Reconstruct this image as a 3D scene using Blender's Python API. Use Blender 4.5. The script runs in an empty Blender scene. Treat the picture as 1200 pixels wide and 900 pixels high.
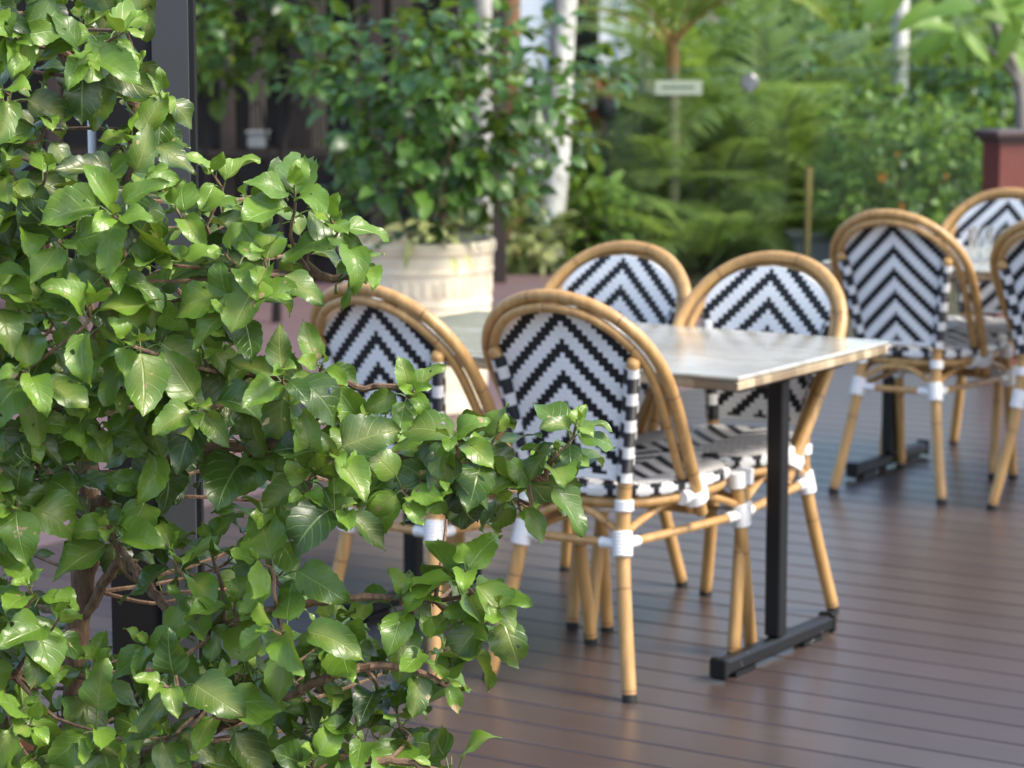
import bpy, math, random
import numpy as np
from mathutils import Vector, Matrix

R = math.radians
PI = math.pi
S = bpy.context.scene
col = S.collection
rng = np.random.default_rng(7)
random.seed(7)

# ------------------------------------------------------------------ camera
F_PX, HOR, CAM_H = 3100.0, 14.0, 1.58
PITCH = math.atan2(450 - HOR, F_PX)
cam_d = bpy.data.cameras.new('camera')
cam = bpy.data.objects.new('camera', cam_d); col.objects.link(cam)
cam.location = (0, 0, CAM_H)
cam.rotation_euler = (PI / 2 - PITCH, 0, 0)
cam_d.sensor_width = 36; cam_d.lens = 36 * F_PX / 1200
cam_d.clip_start = .1; cam_d.clip_end = 400
cam_d.dof.use_dof = True
cam_d.dof.focus_distance = 3.85
cam_d.dof.aperture_fstop = 6.8
S.camera = cam


def at(px, py, y):
    """world point seen at photo pixel (px, py) at distance y ahead of the camera"""
    d = ((px - 600) / F_PX, 1.0, -(py - 450) / F_PX)
    c, s = math.cos(PITCH), math.sin(PITCH)
    w = (d[0], d[1] * c + d[2] * s, -d[1] * s + d[2] * c)
    t = y / w[1]
    return Vector((w[0] * t, y, CAM_H + w[2] * t))


def ground(px, py, h=0.0):
    d = ((px - 600) / F_PX, 1.0, -(py - 450) / F_PX)
    c, s = math.cos(PITCH), math.sin(PITCH)
    w = (d[0], d[1] * c + d[2] * s, -d[1] * s + d[2] * c)
    t = (h - CAM_H) / w[2]
    return Vector((w[0] * t, w[1] * t, h))


# ------------------------------------------------------------------ mesh helpers
class MB:
    def __init__(self):
        self.v = []; self.f = []; self.uv = []; self.mi = []; self.att = {}

    def add(self, vs, fs, uvs=None, mi=0):
        o = len(self.v)
        self.v.extend([tuple(p) for p in vs])
        self.uv.extend(uvs if uvs is not None else [(0., 0.)] * len(vs))
        self.f.extend([tuple(i + o for i in q) for q in fs])
        self.mi.extend([mi] * len(fs))

    def box(self, c, s, rz=0, mi=0, bev=0.0, tilt=None):
        x, y, z = s[0] / 2, s[1] / 2, s[2] / 2
        M = Matrix.Translation(c) @ Matrix.Rotation(rz, 4, 'Z')
        if tilt is not None: M = M @ tilt
        if bev <= 0:
            vs = [(-x, -y, -z), (x, -y, -z), (x, y, -z), (-x, y, -z), (-x, -y, z), (x, -y, z), (x, y, z), (-x, y, z)]
            fs = [(0, 3, 2, 1), (4, 5, 6, 7), (0, 1, 5, 4), (1, 2, 6, 5), (2, 3, 7, 6), (3, 0, 4, 7)]
            self.add([M @ Vector(p) for p in vs], fs, [(p[0], p[1]) for p in vs], mi)
        else:
            b = min(bev, x * .9, y * .9, z * .9)
            prof = [(-z, b), (-z + b, 0), (z - b, 0), (z, b)]
            vs = []; uv = []
            for zz, ins in prof:
                X, Y = x - ins, y - ins
                B = b * .7
                ring = [(-X + B, -Y), (X - B, -Y), (X, -Y + B), (X, Y - B), (X - B, Y), (-X + B, Y), (-X, Y - B), (-X, -Y + B)]
                for q in ring:
                    vs.append(M @ Vector((q[0], q[1], zz))); uv.append((q[0], q[1]))
            fs = [tuple(range(7, -1, -1)), tuple(range(24, 32))]
            for k in range(3):
                for i in range(8):
                    j = (i + 1) % 8
                    fs.append((k * 8 + i, k * 8 + j, k * 8 + 8 + j, k * 8 + 8 + i))
            self.add(vs, fs, uv, mi)

    def tube(self, path, rad, n=8, closed=False, caps=True, mi=0, v0=0.0):
        P = [Vector(p) for p in path]
        m = len(P)
        rad = rad if hasattr(rad, '__len__') else [rad] * m
        T = []
        for i in range(m):
            a = P[(i - 1) % m] if (closed or i > 0) else P[i]
            b = P[(i + 1) % m] if (closed or i < m - 1) else P[i]
            T.append((b - a).normalized())
        up = Vector((0, 0, 1)) if abs(T[0].z) < .9 else Vector((0, 1, 0))
        N = (up - T[0] * up.dot(T[0])).normalized()
        vs = []; uv = []; L = v0
        for i in range(m):
            N = (N - T[i] * N.dot(T[i]))
            N = N.normalized() if N.length > 1e-6 else T[i].orthogonal().normalized()
            B = T[i].cross(N)
            if i: L += (P[i] - P[i - 1]).length
            for k in range(n):
                a = 2 * PI * k / n
                vs.append(P[i] + (N * math.cos(a) + B * math.sin(a)) * rad[i])
                uv.append((k / n, L))
        fs = []
        for i in range(m if closed else m - 1):
            for k in range(n):
                a, b = i * n + k, i * n + (k + 1) % n
                c, d = ((i + 1) % m) * n + (k + 1) % n, ((i + 1) % m) * n + k
                fs.append((a, b, c, d))
        if caps and not closed:
            fs.append(tuple(range(n - 1, -1, -1)))
            fs.append(tuple(range((m - 1) * n, m * n)))
        self.add(vs, fs, uv, mi)

    def lathe(self, prof, n=32, M=None, mi=0):
        vs = []; uv = []
        for r, z in prof:
            for k in range(n):
                a = 2 * PI * k / n
                p = Vector((r * math.cos(a), r * math.sin(a), z))
                vs.append(M @ p if M is not None else p); uv.append((k / n, z))
        fs = []
        for i in range(len(prof) - 1):
            for k in range(n):
                fs.append((i * n + k, i * n + (k + 1) % n, (i + 1) * n + (k + 1) % n, (i + 1) * n + k))
        fs.append(tuple(range(n - 1, -1, -1)))
        fs.append(tuple(range((len(prof) - 1) * n, len(prof) * n)))
        self.add(vs, fs, uv, mi)

    def build(self, name, mats, parent=None, smooth=True, angle=40):
        me = bpy.data.meshes.new(name)
        me.from_pydata(self.v, [], self.f)
        if not isinstance(mats, (list, tuple)): mats = [mats]
        for m in mats: me.materials.append(m)
        if any(self.mi): me.polygons.foreach_set('material_index', self.mi)
        ul = me.uv_layers.new(name='UVMap')
        li = np.empty(len(me.loops), dtype=np.int32); me.loops.foreach_get('vertex_index', li)
        ul.data.foreach_set('uv', np.array(self.uv, dtype=np.float32)[li].ravel())
        for k, a in self.att.items():
            at_ = me.attributes.new(k, 'FLOAT', 'POINT'); at_.data.foreach_set('value', np.array(a, dtype=np.float32))
        me.update()
        if smooth:
            me.shade_smooth()
            if angle < 180: me.set_sharp_from_angle(angle=R(angle))
        o = bpy.data.objects.new(name, me); col.objects.link(o)
        if parent: o.parent = parent
        return o


def tag(o, label=None, cat=None, group=None, kind=None):
    if label: o['label'] = label
    if cat: o['category'] = cat
    if group: o['group'] = group
    if kind: o['kind'] = kind
    return o


def thing(name, label, cat, loc=(0, 0, 0), rz=0, group=None):
    o = bpy.data.objects.new(name, None); col.objects.link(o)
    o.location = loc; o.rotation_euler = (0, 0, rz)
    o.empty_display_size = .1
    return tag(o, label, cat, group)


def copy_tree(o, parent=None):
    c = o.copy(); col.objects.link(c)
    if parent: c.parent = parent
    for ch in list(o.children): copy_tree(ch, c)
    return c


def spline(pts, n=40):
    """Catmull-Rom through pts, n samples"""
    P = np.array([list(p) for p in pts], dtype=float)
    Q = np.vstack([2 * P[0] - P[1], P, 2 * P[-1] - P[-2]])
    out = []
    m = len(P) - 1
    for t in np.linspace(0, m - 1e-9, n):
        i = int(t); u = t - i
        p0, p1, p2, p3 = Q[i], Q[i + 1], Q[i + 2], Q[i + 3]
        out.append(.5 * ((2 * p1) + (-p0 + p2) * u + (2 * p0 - 5 * p1 + 4 * p2 - p3) * u * u + (-p0 + 3 * p1 - 3 * p2 + p3) * u ** 3))
    return out


# ------------------------------------------------------------------ materials
class NT:
    def __init__(self, name):
        self.m = bpy.data.materials.new(name); self.m.use_nodes = True
        self.t = self.m.node_tree; self.n = self.t.nodes; self.l = self.t.links
        self.b = self.n['Principled BSDF']; self.out = self.n['Material Output']

    def link(self, a, b): self.l.new(a, b)

    def setv(self, sock, v):
        if isinstance(v, bpy.types.NodeSocket): self.l.new(v, sock)
        else:
            if sock.type == 'RGBA' and len(v) == 3: v = (*v, 1)
            sock.default_value = v

    def P(self, **k):
        for key, v in k.items():
            self.setv(self.b.inputs[{'color': 'Base Color', 'rough': 'Roughness', 'metal': 'Metallic', 'normal': 'Normal', 'spec': 'Specular IOR Level',
                                     'coat': 'Coat Weight', 'coat_rough': 'Coat Roughness', 'trans': 'Transmission Weight', 'ior': 'IOR', 'alpha': 'Alpha',
                                     'sheen': 'Sheen Weight'}[key]], v)

    def math(self, op, a, b=0.0, c=0.0, clamp=False):
        n = self.n.new('ShaderNodeMath'); n.operation = op; n.use_clamp = clamp
        self.setv(n.inputs[0], a); self.setv(n.inputs[1], b)
        if op in ('MULTIPLY_ADD', 'SMOOTH_MIN', 'COMPARE', 'WRAP'): self.setv(n.inputs[2], c)
        return n.outputs[0]

    def mix(self, f, a, b, mode='MIX'):
        n = self.n.new('ShaderNodeMix'); n.data_type = 'RGBA'; n.blend_type = mode
        self.setv(n.inputs[0], f); self.setv(n.inputs[6], a); self.setv(n.inputs[7], b)
        return n.outputs[2]

    def ramp(self, f, stops, interp='LINEAR'):
        n = self.n.new('ShaderNodeValToRGB'); self.setv(n.inputs[0], f)
        cr = n.color_ramp; cr.interpolation = interp
        while len(cr.elements) < len(stops): cr.elements.new(.5)
        for e, (p, c) in zip(cr.elements, stops):
            e.position = p; e.color = (*c, 1) if len(c) == 3 else c
        return n.outputs[0]

    def coord(self, which='Object'):
        return self.n.new('ShaderNodeTexCoord').outputs[which]

    def mapping(self, v, scale=(1, 1, 1), rot=(0, 0, 0), loc=(0, 0, 0)):
        n = self.n.new('ShaderNodeMapping'); self.setv(n.inputs[0], v)
        n.inputs['Scale'].default_value = scale; n.inputs['Rotation'].default_value = rot; n.inputs['Location'].default_value = loc
        return n.outputs[0]

    def noise(self, v, scale=5, detail=4, rough=.55, dist=0.0):
        n = self.n.new('ShaderNodeTexNoise'); self.setv(n.inputs['Vector'], v)
        n.inputs['Scale'].default_value = scale; n.inputs['Detail'].default_value = detail
        n.inputs['Roughness'].default_value = rough; n.inputs['Distortion'].default_value = dist
        return n.outputs[0]

    def attr(self, name):
        n = self.n.new('ShaderNodeAttribute'); n.attribute_name = name
        return n.outputs['Fac']

    def sep(self, v):
        n = self.n.new('ShaderNodeSeparateXYZ'); self.setv(n.inputs[0], v)
        return n.outputs

    def bump(self, h, strength=.5, dist=.005):
        n = self.n.new('ShaderNodeBump'); self.setv(n.inputs['Height'], h)
        n.inputs['Strength'].default_value = strength; n.inputs['Distance'].default_value = dist
        return n.outputs[0]

    def rand(self):
        return self.n.new('ShaderNodeObjectInfo').outputs['Random']


M = {}


def simple(name, c, rough=.5, var=.12, scale=8, bump=0.0, **k):
    t = NT(name)
    v = t.coord()
    f = t.noise(v, scale, 5)
    t.P(color=t.mix(f, tuple(x * (1 - var * 1.6) for x in c), tuple(min(1, x * (1 + var * 1.6)) for x in c)), rough=rough, **k)
    if bump: t.P(normal=t.bump(t.noise(v, scale * 6, 4), bump, .003))
    M[name] = t.m
    return t.m


# bamboo-look cane tube: warm tan with thin dark node rings, uv.y is the length along the cane
t = NT('cane')
u = t.sep(t.coord('UV'))
off = t.math('MULTIPLY', t.rand(), 3.0)
ln = t.math('FRACT', t.math('ADD', t.math('DIVIDE', u[1], .235), .45))
ring = t.math('LESS_THAN', t.math('ABSOLUTE', t.math('SUBTRACT', ln, .5)), .008)
band = t.math('SUBTRACT', 1, t.math('MULTIPLY', t.math('ABSOLUTE', t.math('SUBTRACT', ln, .5)), 7, clamp=True), clamp=True)
vec = t.mapping(t.coord(), (60, 60, 6))
st = t.noise(vec, 1, 5, .6)
c0 = t.ramp(st, [(.25, (.34, .185, .062)), (.55, (.47, .275, .100)), (.8, (.56, .355, .145))])
c1 = t.mix(t.math('MULTIPLY', band, .35), c0, (.33, .17, .055))
t.P(color=t.mix(t.math('MULTIPLY', ring, .75), c1, (.10, .055, .025)), rough=t.math('ADD', .28, t.math('MULTIPLY', st, .18)), normal=t.bump(t.math('SUBTRACT', t.math('MULTIPLY', st, .3), ring), .35, .002))
M['cane'] = t.m


def weave_material(name, kind):
    t = NT(name)
    u = t.sep(t.coord('UV'))
    CW, RH = .0124, .0122
    if kind == 'panel':
        cx = t.math('DIVIDE', u[0], CW); ry = t.math('DIVIDE', u[1], RH)
    else:
        cx = t.math('DIVIDE', u[0], CW); ry = t.math('DIVIDE', u[1], CW * 1.0)
    ci = t.math('ROUND', cx)
    fx = t.math('SUBTRACT', cx, ci)                        # -0.5 .. 0.5 in the strand
    ai = t.math('ABSOLUTE', ci)
    # a little irregularity of each strand
    ri = t.math('FLOOR', t.math('ADD', ry, .0))
    fy = t.math('FRACT', ry)
    # steps one strand wide and three third rows high; black bands a little narrower than the white ones
    idx = t.math('ADD', t.math('ADD', t.math('FLOOR', t.math('MULTIPLY', ry, 3)), t.math('MULTIPLY', ai, 3)), 1800)
    m = t.math('MODULO', idx, 18)
    black = t.math('LESS_THAN', m, 7.5)
    if kind == 'seat':
        # outer bands in fine single-step check
        chk = t.math('LESS_THAN', t.math('FRACT', t.math('ADD', ry, t.math('MULTIPLY', ci, .5))), .38)
        outer = t.math('GREATER_THAN', ai, 9.5)
        black = t.math('ADD', t.math('MULTIPLY', black, t.math('SUBTRACT', 1, outer)), t.math('MULTIPLY', chk, outer))
    else:
        low = t.math('LESS_THAN', u[1], .012)
        black = t.math('MULTIPLY', black, t.math('SUBTRACT', 1, low))
    fx2 = t.math('SUBTRACT', t.math('FRACT', t.math('MULTIPLY', t.math('ADD', fx, .5), 2)), .5)
    bx = t.math('SUBTRACT', 1, t.math('POWER', t.math('MULTIPLY', t.math('ABSOLUTE', fx2), 2), 2.5))
    sy = t.math('FRACT', t.math('DIVIDE', t.math('ADD', ry, ai), 1))
    by = t.math('SINE', t.math('MULTIPLY', sy, PI))
    h = t.math('MULTIPLY', bx, t.math('ADD', .55, t.math('MULTIPLY', by, .45)))
    dirt = t.noise(t.coord(), 30, 4)
    wh = t.mix(dirt, (.80, .80, .80), (.90, .90, .89)) if kind == 'panel' else t.mix(dirt, (.80, .76, .70), (.90, .87, .82))
    wh = t.mix(t.math('LESS_THAN', h, .25), wh, (.40, .41, .44))
    t.P(color=t.mix(black, wh, (.008, .009, .012)), rough=.45, spec=.32, normal=t.bump(h, .45, .003))
    M[name] = t.m


weave_material('weave_panel', 'panel')
weave_material('weave_seat', 'seat')

# binding blocks round the uprights and the seat edge: alternating black and white wraps
t = NT('edge_weave')
u = t.sep(t.coord('UV'))
k = t.math('FRACT', t.math('ADD', t.math('DIVIDE', u[1], .066), t.math('MULTIPLY', t.math('FLOOR', t.math('MULTIPLY', u[0], 4)), .31)))
blk = t.math('LESS_THAN', k, .56)
rb = t.math('ABSOLUTE', t.math('SINE', t.math('MULTIPLY', u[1], PI / .0052)))
t.P(color=t.mix(blk, (.78, .78, .77), (.013, .013, .017)), rough=.4, normal=t.bump(rb, .8, .003))
M['edge_weave'] = t.m
t = NT('edge_seat')
u = t.sep(t.coord('UV'))
k = t.math('FRACT', t.math('DIVIDE', u[1], .085))
tri = t.math('MULTIPLY', t.math('ABSOLUTE', t.math('SUBTRACT', k, .5)), 1.6)
stepx = t.math('DIVIDE', t.math('FLOOR', t.math('MULTIPLY', tri, 5)), 5)
vv = t.math('DIVIDE', t.math('FLOOR', t.math('MULTIPLY', t.math('MULTIPLY', u[0], 1.0), 10)), 10)
blk = t.math('LESS_THAN', stepx, t.math('ADD', .12, t.math('MULTIPLY', t.math('ABSOLUTE', t.math('SUBTRACT', vv, .5)), .75)))
rb = t.math('ABSOLUTE', t.math('SINE', t.math('MULTIPLY', u[1], PI / .006)))
t.P(color=t.mix(blk, (.78, .77, .75), (.013, .013, .017)), rough=.42, normal=t.bump(rb, .7, .003))
M['edge_seat'] = t.m
# white cord binding
t = NT('binding')
u = t.sep(t.coord('UV'))
dirt = t.noise(t.coord(), 60, 4)
t.P(color=t.mix(dirt, (.66, .65, .63), (.84, .84, .83)), rough=.45)
M['binding'] = t.m
simple('rubber', (.012, .012, .012), .6)
t = NT('black_steel')
v = t.coord(); n1 = t.noise(v, 34, 5, .7); n2 = t.noise(v, 5, 3)
q = t.sep(v)
low = t.math('SUBTRACT', 1, t.math('MULTIPLY', q[2], 14), clamp=True)
wornf = t.math('GREATER_THAN', t.math('ADD', n1, t.math('MULTIPLY', low, .10)), .71)
t.P(color=t.mix(wornf, t.mix(n2, (.004, .004, .0045), (.009, .0085, .008)), (.17, .165, .155)), rough=t.math('ADD', .3, t.math('MULTIPLY', n2, .2)), spec=.32, normal=t.bump(n1, .12, .002))
M['black_steel'] = t.m
simple('steel_scuff', (.35, .34, .32), .45)

# weathered table top: streaks run along the length (local x)
t = NT('table_top')
v = t.coord()
a = t.noise(t.mapping(v, (2.2, 9, 5)), 1, 9, .7, 1.6)
b = t.noise(t.mapping(v, (5, 90, 20)), 1, 5, .6)
c_ = t.noise(v, 2.2, 3)
cc = t.ramp(t.math('ADD', t.math('MULTIPLY', a, .7), t.math('MULTIPLY', b, .3)), [(.32, (.26, .235, .17)), (.45, (.42, .40, .32)), (.55, (.53, .52, .44)), (.68, (.65, .64, .57))])
t.P(color=t.mix(t.math('MULTIPLY', t.math('SUBTRACT', t.noise(v, 4.5, 6, .65), .38, clamp=True), 1.9, clamp=True), cc, (.25, .225, .185)), rough=t.math('ADD', .12, t.math('MULTIPLY', a, .14)), spec=.8, coat=.55, coat_rough=.2, normal=t.bump(b, .06, .002))
M['table_top'] = t.m
t = NT('table_edge')
v = t.coord(); q = t.sep(v)
al = t.math('ADD', t.math('MULTIPLY', q[1], 24), t.math('MULTIPLY', q[0], 9.0))
w = t.n.new('ShaderNodeTexWhiteNoise'); w.noise_dimensions = '1D'; t.setv(w.inputs['W'], t.math('FLOOR', al))
blk = w.outputs['Value']
fine = t.noise(t.mapping(v, (60, 60, 18)), 1, 5)
cc = t.ramp(t.math('ADD', t.math('MULTIPLY', blk, .7), t.math('MULTIPLY', fine, .3)), [(.15, (.19, .14, .085)), (.5, (.34, .26, .16)), (.85, (.52, .43, .29))])
gap = t.math('LESS_THAN', t.math('FRACT', al), .05)
t.P(color=t.mix(t.math('MULTIPLY', gap, .5), cc, (.2, .15, .1)), rough=.5, normal=t.bump(fine, .2, .003))
M['table_edge'] = t.m

# composite deck boards: brown with fine lengthwise grain; local x runs along the boards
t = NT('deck_board')
v = t.coord()
g = t.noise(t.mapping(v, (2.5, 70, 1)), 1, 7, .65, .3)
g2 = t.noise(t.mapping(v, (14, 240, 1)), 1, 3, .6)
wear = t.noise(v, 1.1, 5, .6)
pb = t.attr('rnd')
cc = t.ramp(g, [(.3, (.040, .027, .022)), (.55, (.064, .045, .037)), (.75, (.094, .068, .058))])
cc = t.mix(t.math('MULTIPLY', pb, .6), cc, (.040, .024, .021))
cc = t.mix(t.math('MULTIPLY', wear, .35), cc, (.092, .069, .063))
ro = t.math('ADD', t.math('ADD', .19, t.math('MULTIPLY', g, .14)), t.math('MULTIPLY', wear, .14))
t.P(color=cc, rough=ro, spec=.85, normal=t.bump(t.math('ADD', g, t.math('MULTIPLY', g2, .6)), .10, .003))
M['deck_board'] = t.m

t = NT('brick_paving')
v = t.mapping(t.coord(), (1, 1, 1), (0, 0, R(33)))
br = t.n.new('ShaderNodeTexBrick'); t.setv(br.inputs['Vector'], v)
br.inputs['Color1'].default_value = (.150, .088, .082, 1); br.inputs['Color2'].default_value = (.115, .075, .080, 1)
br.inputs['Mortar'].default_value = (.10, .082, .08, 1); br.inputs['Scale'].default_value = 4.4
br.inputs['Mortar Size'].default_value = .012
n_ = t.noise(t.coord(), 2.5, 6)
t.P(color=t.mix(n_, t.mix(.45, br.outputs[0], (.10, .07, .08)), br.outputs[0]), rough=t.math('ADD', .45, t.math('MULTIPLY', n_, .25)), normal=t.bump(br.outputs[1], -.3, .004))
M['brick_paving'] = t.m
t = NT('soil')
n_ = t.noise(t.coord(), 3, 8, .65)
t.P(color=t.ramp(n_, [(.3, (.03, .022, .013)), (.55, (.055, .05, .022)), (.75, (.05, .075, .022))]), rough=.95, normal=t.bump(t.noise(t.coord(), 25, 6), .7, .03))
M['soil'] = t.m
simple('soil_dark', (.025, .018, .012), .95, .3, 20, .5)


def leaf_material(name, dark, mid, young, rough=.34, veins=True, transl=.35, patch=.45):
    t = NT(name)
    u = t.sep(t.coord('UV'))                      # u across (-1..1), v along (0..1)
    rnd = t.attr('rnd'); age = t.attr('age')  # on the near shrub, age also carries painted inner shade
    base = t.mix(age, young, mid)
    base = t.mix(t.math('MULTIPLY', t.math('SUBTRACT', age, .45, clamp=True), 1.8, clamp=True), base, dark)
    nz = t.noise(t.coord(), 26 if veins else 6, 4)
    base = t.mix(t.math('MULTIPLY', nz, .4), base, t.mix(.5, base, young))
    au = t.math('ABSOLUTE', u[0])
    if veins:
        # yellowish flush spreading from the midrib, different on each leaf
        fl = t.math('MULTIPLY', t.math('SUBTRACT', 1, t.math('MULTIPLY', au, 1.25), clamp=True), t.math('MULTIPLY', t.math('GREATER_THAN', t.math('FRACT', t.math('MULTIPLY', rnd, 7.13)), .5), patch))
        fl = t.math('MULTIPLY', fl, t.math('MULTIPLY', t.noise(t.coord(), 38, 3), 1.5, clamp=True))
        base = t.mix(fl, base, (.34, .36, .10))
        rib = t.math('SUBTRACT', 1, t.math('MULTIPLY', au, 16), clamp=True)
        lv = t.math('FRACT', t.math('MULTIPLY', t.math('SUBTRACT', u[1], t.math('MULTIPLY', au, .28)), 6.0))
        lat = t.math('SUBTRACT', 1, t.math('MULTIPLY', t.math('ABSOLUTE', t.math('SUBTRACT', lv, .5)), 11), clamp=True)
        vein = t.math('MAXIMUM', rib, t.math('MULTIPLY', lat, .38))
        base = t.mix(t.math('MULTIPLY', vein, .55), base, (.27, .36, .11))
        pad = t.math('ABSOLUTE', t.math('SUBTRACT', lv, .5))
        # brown edge spots on a few old leaves
        sp = t.math('MULTIPLY', t.math('GREATER_THAN', t.noise(t.coord(), 44, 2), .70), t.math('GREATER_THAN', t.math('FRACT', t.math('MULTIPLY', rnd, 3.7)), .55))
        base = t.mix(sp, base, (.36, .27, .13))
        t.P(normal=t.bump(t.math('SUBTRACT', t.math('ADD', nz, t.math('MULTIPLY', t.noise(t.coord(), 120, 2), .25)), t.math('MULTIPLY', vein, .8)), .35, .0035))
    t.P(color=base, rough=t.math('ADD', rough, t.math('MULTIPLY', nz, .16)), spec=.5)
    tr = t.n.new('ShaderNodeBsdfTranslucent'); t.setv(tr.inputs[0], t.mix(.55, base, (.30, .42, .03)))
    mx = t.n.new('ShaderNodeMixShader'); mx.inputs[0].default_value = transl
    t.link(t.b.outputs[0], mx.inputs[1]); t.link(tr.outputs[0], mx.inputs[2])
    if veins:                                    # insect bites: small real holes in some blades
        bite = t.math('MULTIPLY', t.math('GREATER_THAN', t.noise(t.mapping(t.coord(), (1, 1, 1), (0, 0, 0), (5, 3, 1)), 48, 1), .735), t.math('GREATER_THAN', t.math('FRACT', t.math('MULTIPLY', rnd, 5.31)), .5))
        tp = t.n.new('ShaderNodeBsdfTransparent'); m2 = t.n.new('ShaderNodeMixShader'); t.setv(m2.inputs[0], bite)
        t.link(mx.outputs[0], m2.inputs[1]); t.link(tp.outputs[0], m2.inputs[2]); t.link(m2.outputs[0], t.out.inputs[0])
    else: t.link(mx.outputs[0], t.out.inputs[0])
    M[name] = t.m
    return t.m


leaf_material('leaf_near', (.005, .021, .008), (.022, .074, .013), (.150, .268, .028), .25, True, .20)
leaf_material('leaf_pot', (.014, .050, .020), (.030, .098, .028), (.13, .26, .035), .28, False, .25)
leaf_material('leaf_pale', (.16, .22, .06), (.30, .34, .12), (.48, .48, .22), .4, False, .35)
leaf_material('leaf_bush', (.028, .085, .018), (.065, .165, .025), (.20, .33, .045), .36, False, .35)
leaf_material('leaf_dark', (.022, .065, .028), (.048, .12, .045), (.11, .22, .06), .4, False, .25)
leaf_material('leaf_palm', (.11, .19, .055), (.19, .31, .085), (.31, .43, .13), .38, False, .5)
leaf_material('leaf_palm_blue', (.08, .14, .09), (.14, .23, .13), (.23, .34, .15), .38, False, .3)
leaf_material('leaf_big', (.05, .14, .03), (.10, .23, .045), (.21, .36, .06), .34, False, .45)
leaf_material('petal', (.62, .17, .01), (.75, .26, .015), (.80, .36, .02), .5, False, .35)
leaf_material('red_leaf', (.10, .015, .015), (.17, .03, .025), (.22, .05, .03), .4, False, .3)

t = NT('bark')
v = t.mapping(t.coord(), (1, 1, .25))
n_ = t.noise(v, 90, 6, .65)
t.P(color=t.ramp(n_, [(.3, (.085, .048, .028)), (.55, (.19, .115, .068)), (.75, (.30, .205, .13))]), rough=.8, normal=t.bump(n_, .7, .006))
M['bark'] = t.m
t = NT('white_bark')
n_ = t.noise(t.mapping(t.coord(), (1, 1, .6)), 14, 6, .7)
t.P(color=t.ramp(n_, [(.32, (.22, .22, .19)), (.48, (.50, .50, .46)), (.62, (.70, .70, .66))]), rough=.8, normal=t.bump(n_, .5, .01))
M['white_bark'] = t.m
t = NT('palm_bark')
q = t.sep(t.coord())
rg = t.math('LESS_THAN', t.math('FRACT', t.math('MULTIPLY', q[2], 9)), .2)
n_ = t.noise(t.coord(), 12, 4)
t.P(color=t.mix(t.math('MULTIPLY', rg, .6), t.mix(n_, (.17, .18, .08), (.36, .33, .17)), (.13, .11, .07)), rough=.7)
M['palm_bark'] = t.m
simple('palm_sheath', (.30, .17, .05), .6, .25, 12)
simple('brown_bark', (.18, .095, .05), .85, .3, 14, .5)
simple('grey_bark', (.19, .18, .165), .85, .3, 14, .5)
simple('stem_green', (.10, .15, .04), .6)

# pot: cream glaze with pale wash
t = NT('pot_cream')
n_ = t.noise(t.mapping(t.coord(), (1, 1, 2.5)), 5, 6, .6)
t.P(color=t.ramp(n_, [(.3, (.64, .53, .37)), (.5, (.72, .62, .45)), (.7, (.78, .70, .54))]), rough=.55, normal=t.bump(n_, .15, .01))
M['pot_cream'] = t.m
simple('terracotta', (.30, .13, .07), .75, .15, 10, .2)
simple('grey_column', (.032, .035, .039), .5, .15, 5)
simple('dark_column', (.006, .006, .007), .45, spec=.3)
simple('white_paint', (.74, .75, .76), .45, .05)
simple('dark_timber', (.010, .0075, .0065), .7, .3, 9, .2, spec=.3)
simple('brown_timber', (.026, .017, .012), .6, .3, 9, .2)
simple('curtain', (.055, .047, .037), .85, .12, 3)
simple('red_timber', (.135, .032, .022), .5, .18, 7, .15)
simple('cap_timber', (.055, .028, .028), .5, .18, 7, .1)
simple('concrete', (.15, .165, .17), .7, .12, 6, .2)
simple('pale_wall', (.66, .72, .78), .7, .05, 2)
simple('roof_grey', (.12, .12, .13), .7)
simple('stake_wood', (.27, .20, .065), .7, .2, 10)
simple('sign_plate', (.36, .42, .30), .5, .08)
simple('sign_ink', (.07, .10, .07), .6)
simple('chrome', (.30, .30, .31), .3, .1, 20, metal=.85)
simple('dark_ball', (.02, .018, .022), .5)
t = NT('window_glass'); t.P(color=(.006, .007, .008), rough=.12, spec=.4); M['window_glass'] = t.m
t = NT('clear_glass'); t.P(color=(.97, .985, .98), rough=.02, trans=1.0, ior=1.45)
M['clear_glass'] = t.m
t = NT('pool_glass')
g = t.n.new('ShaderNodeBsdfGlossy'); g.inputs['Roughness'].default_value = .03; g.inputs['Color'].default_value = (.9, .95, .95, 1)
tr = t.n.new('ShaderNodeBsdfTransparent'); tr.inputs[0].default_value = (.96, .985, .98, 1)
fr = t.n.new('ShaderNodeFresnel'); fr.inputs[0].default_value = 1.25
mx = t.n.new('ShaderNodeMixShader'); t.link(fr.outputs[0], mx.inputs[0]); t.link(tr.outputs[0], mx.inputs[1]); t.link(g.outputs[0], mx.inputs[2])
t.link(mx.outputs[0], t.out.inputs[0]); M['pool_glass'] = t.m
t = NT('glass_edge'); t.P(color=(.10, .19, .17), rough=.25, spec=.4); M['glass_edge'] = t.m

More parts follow.
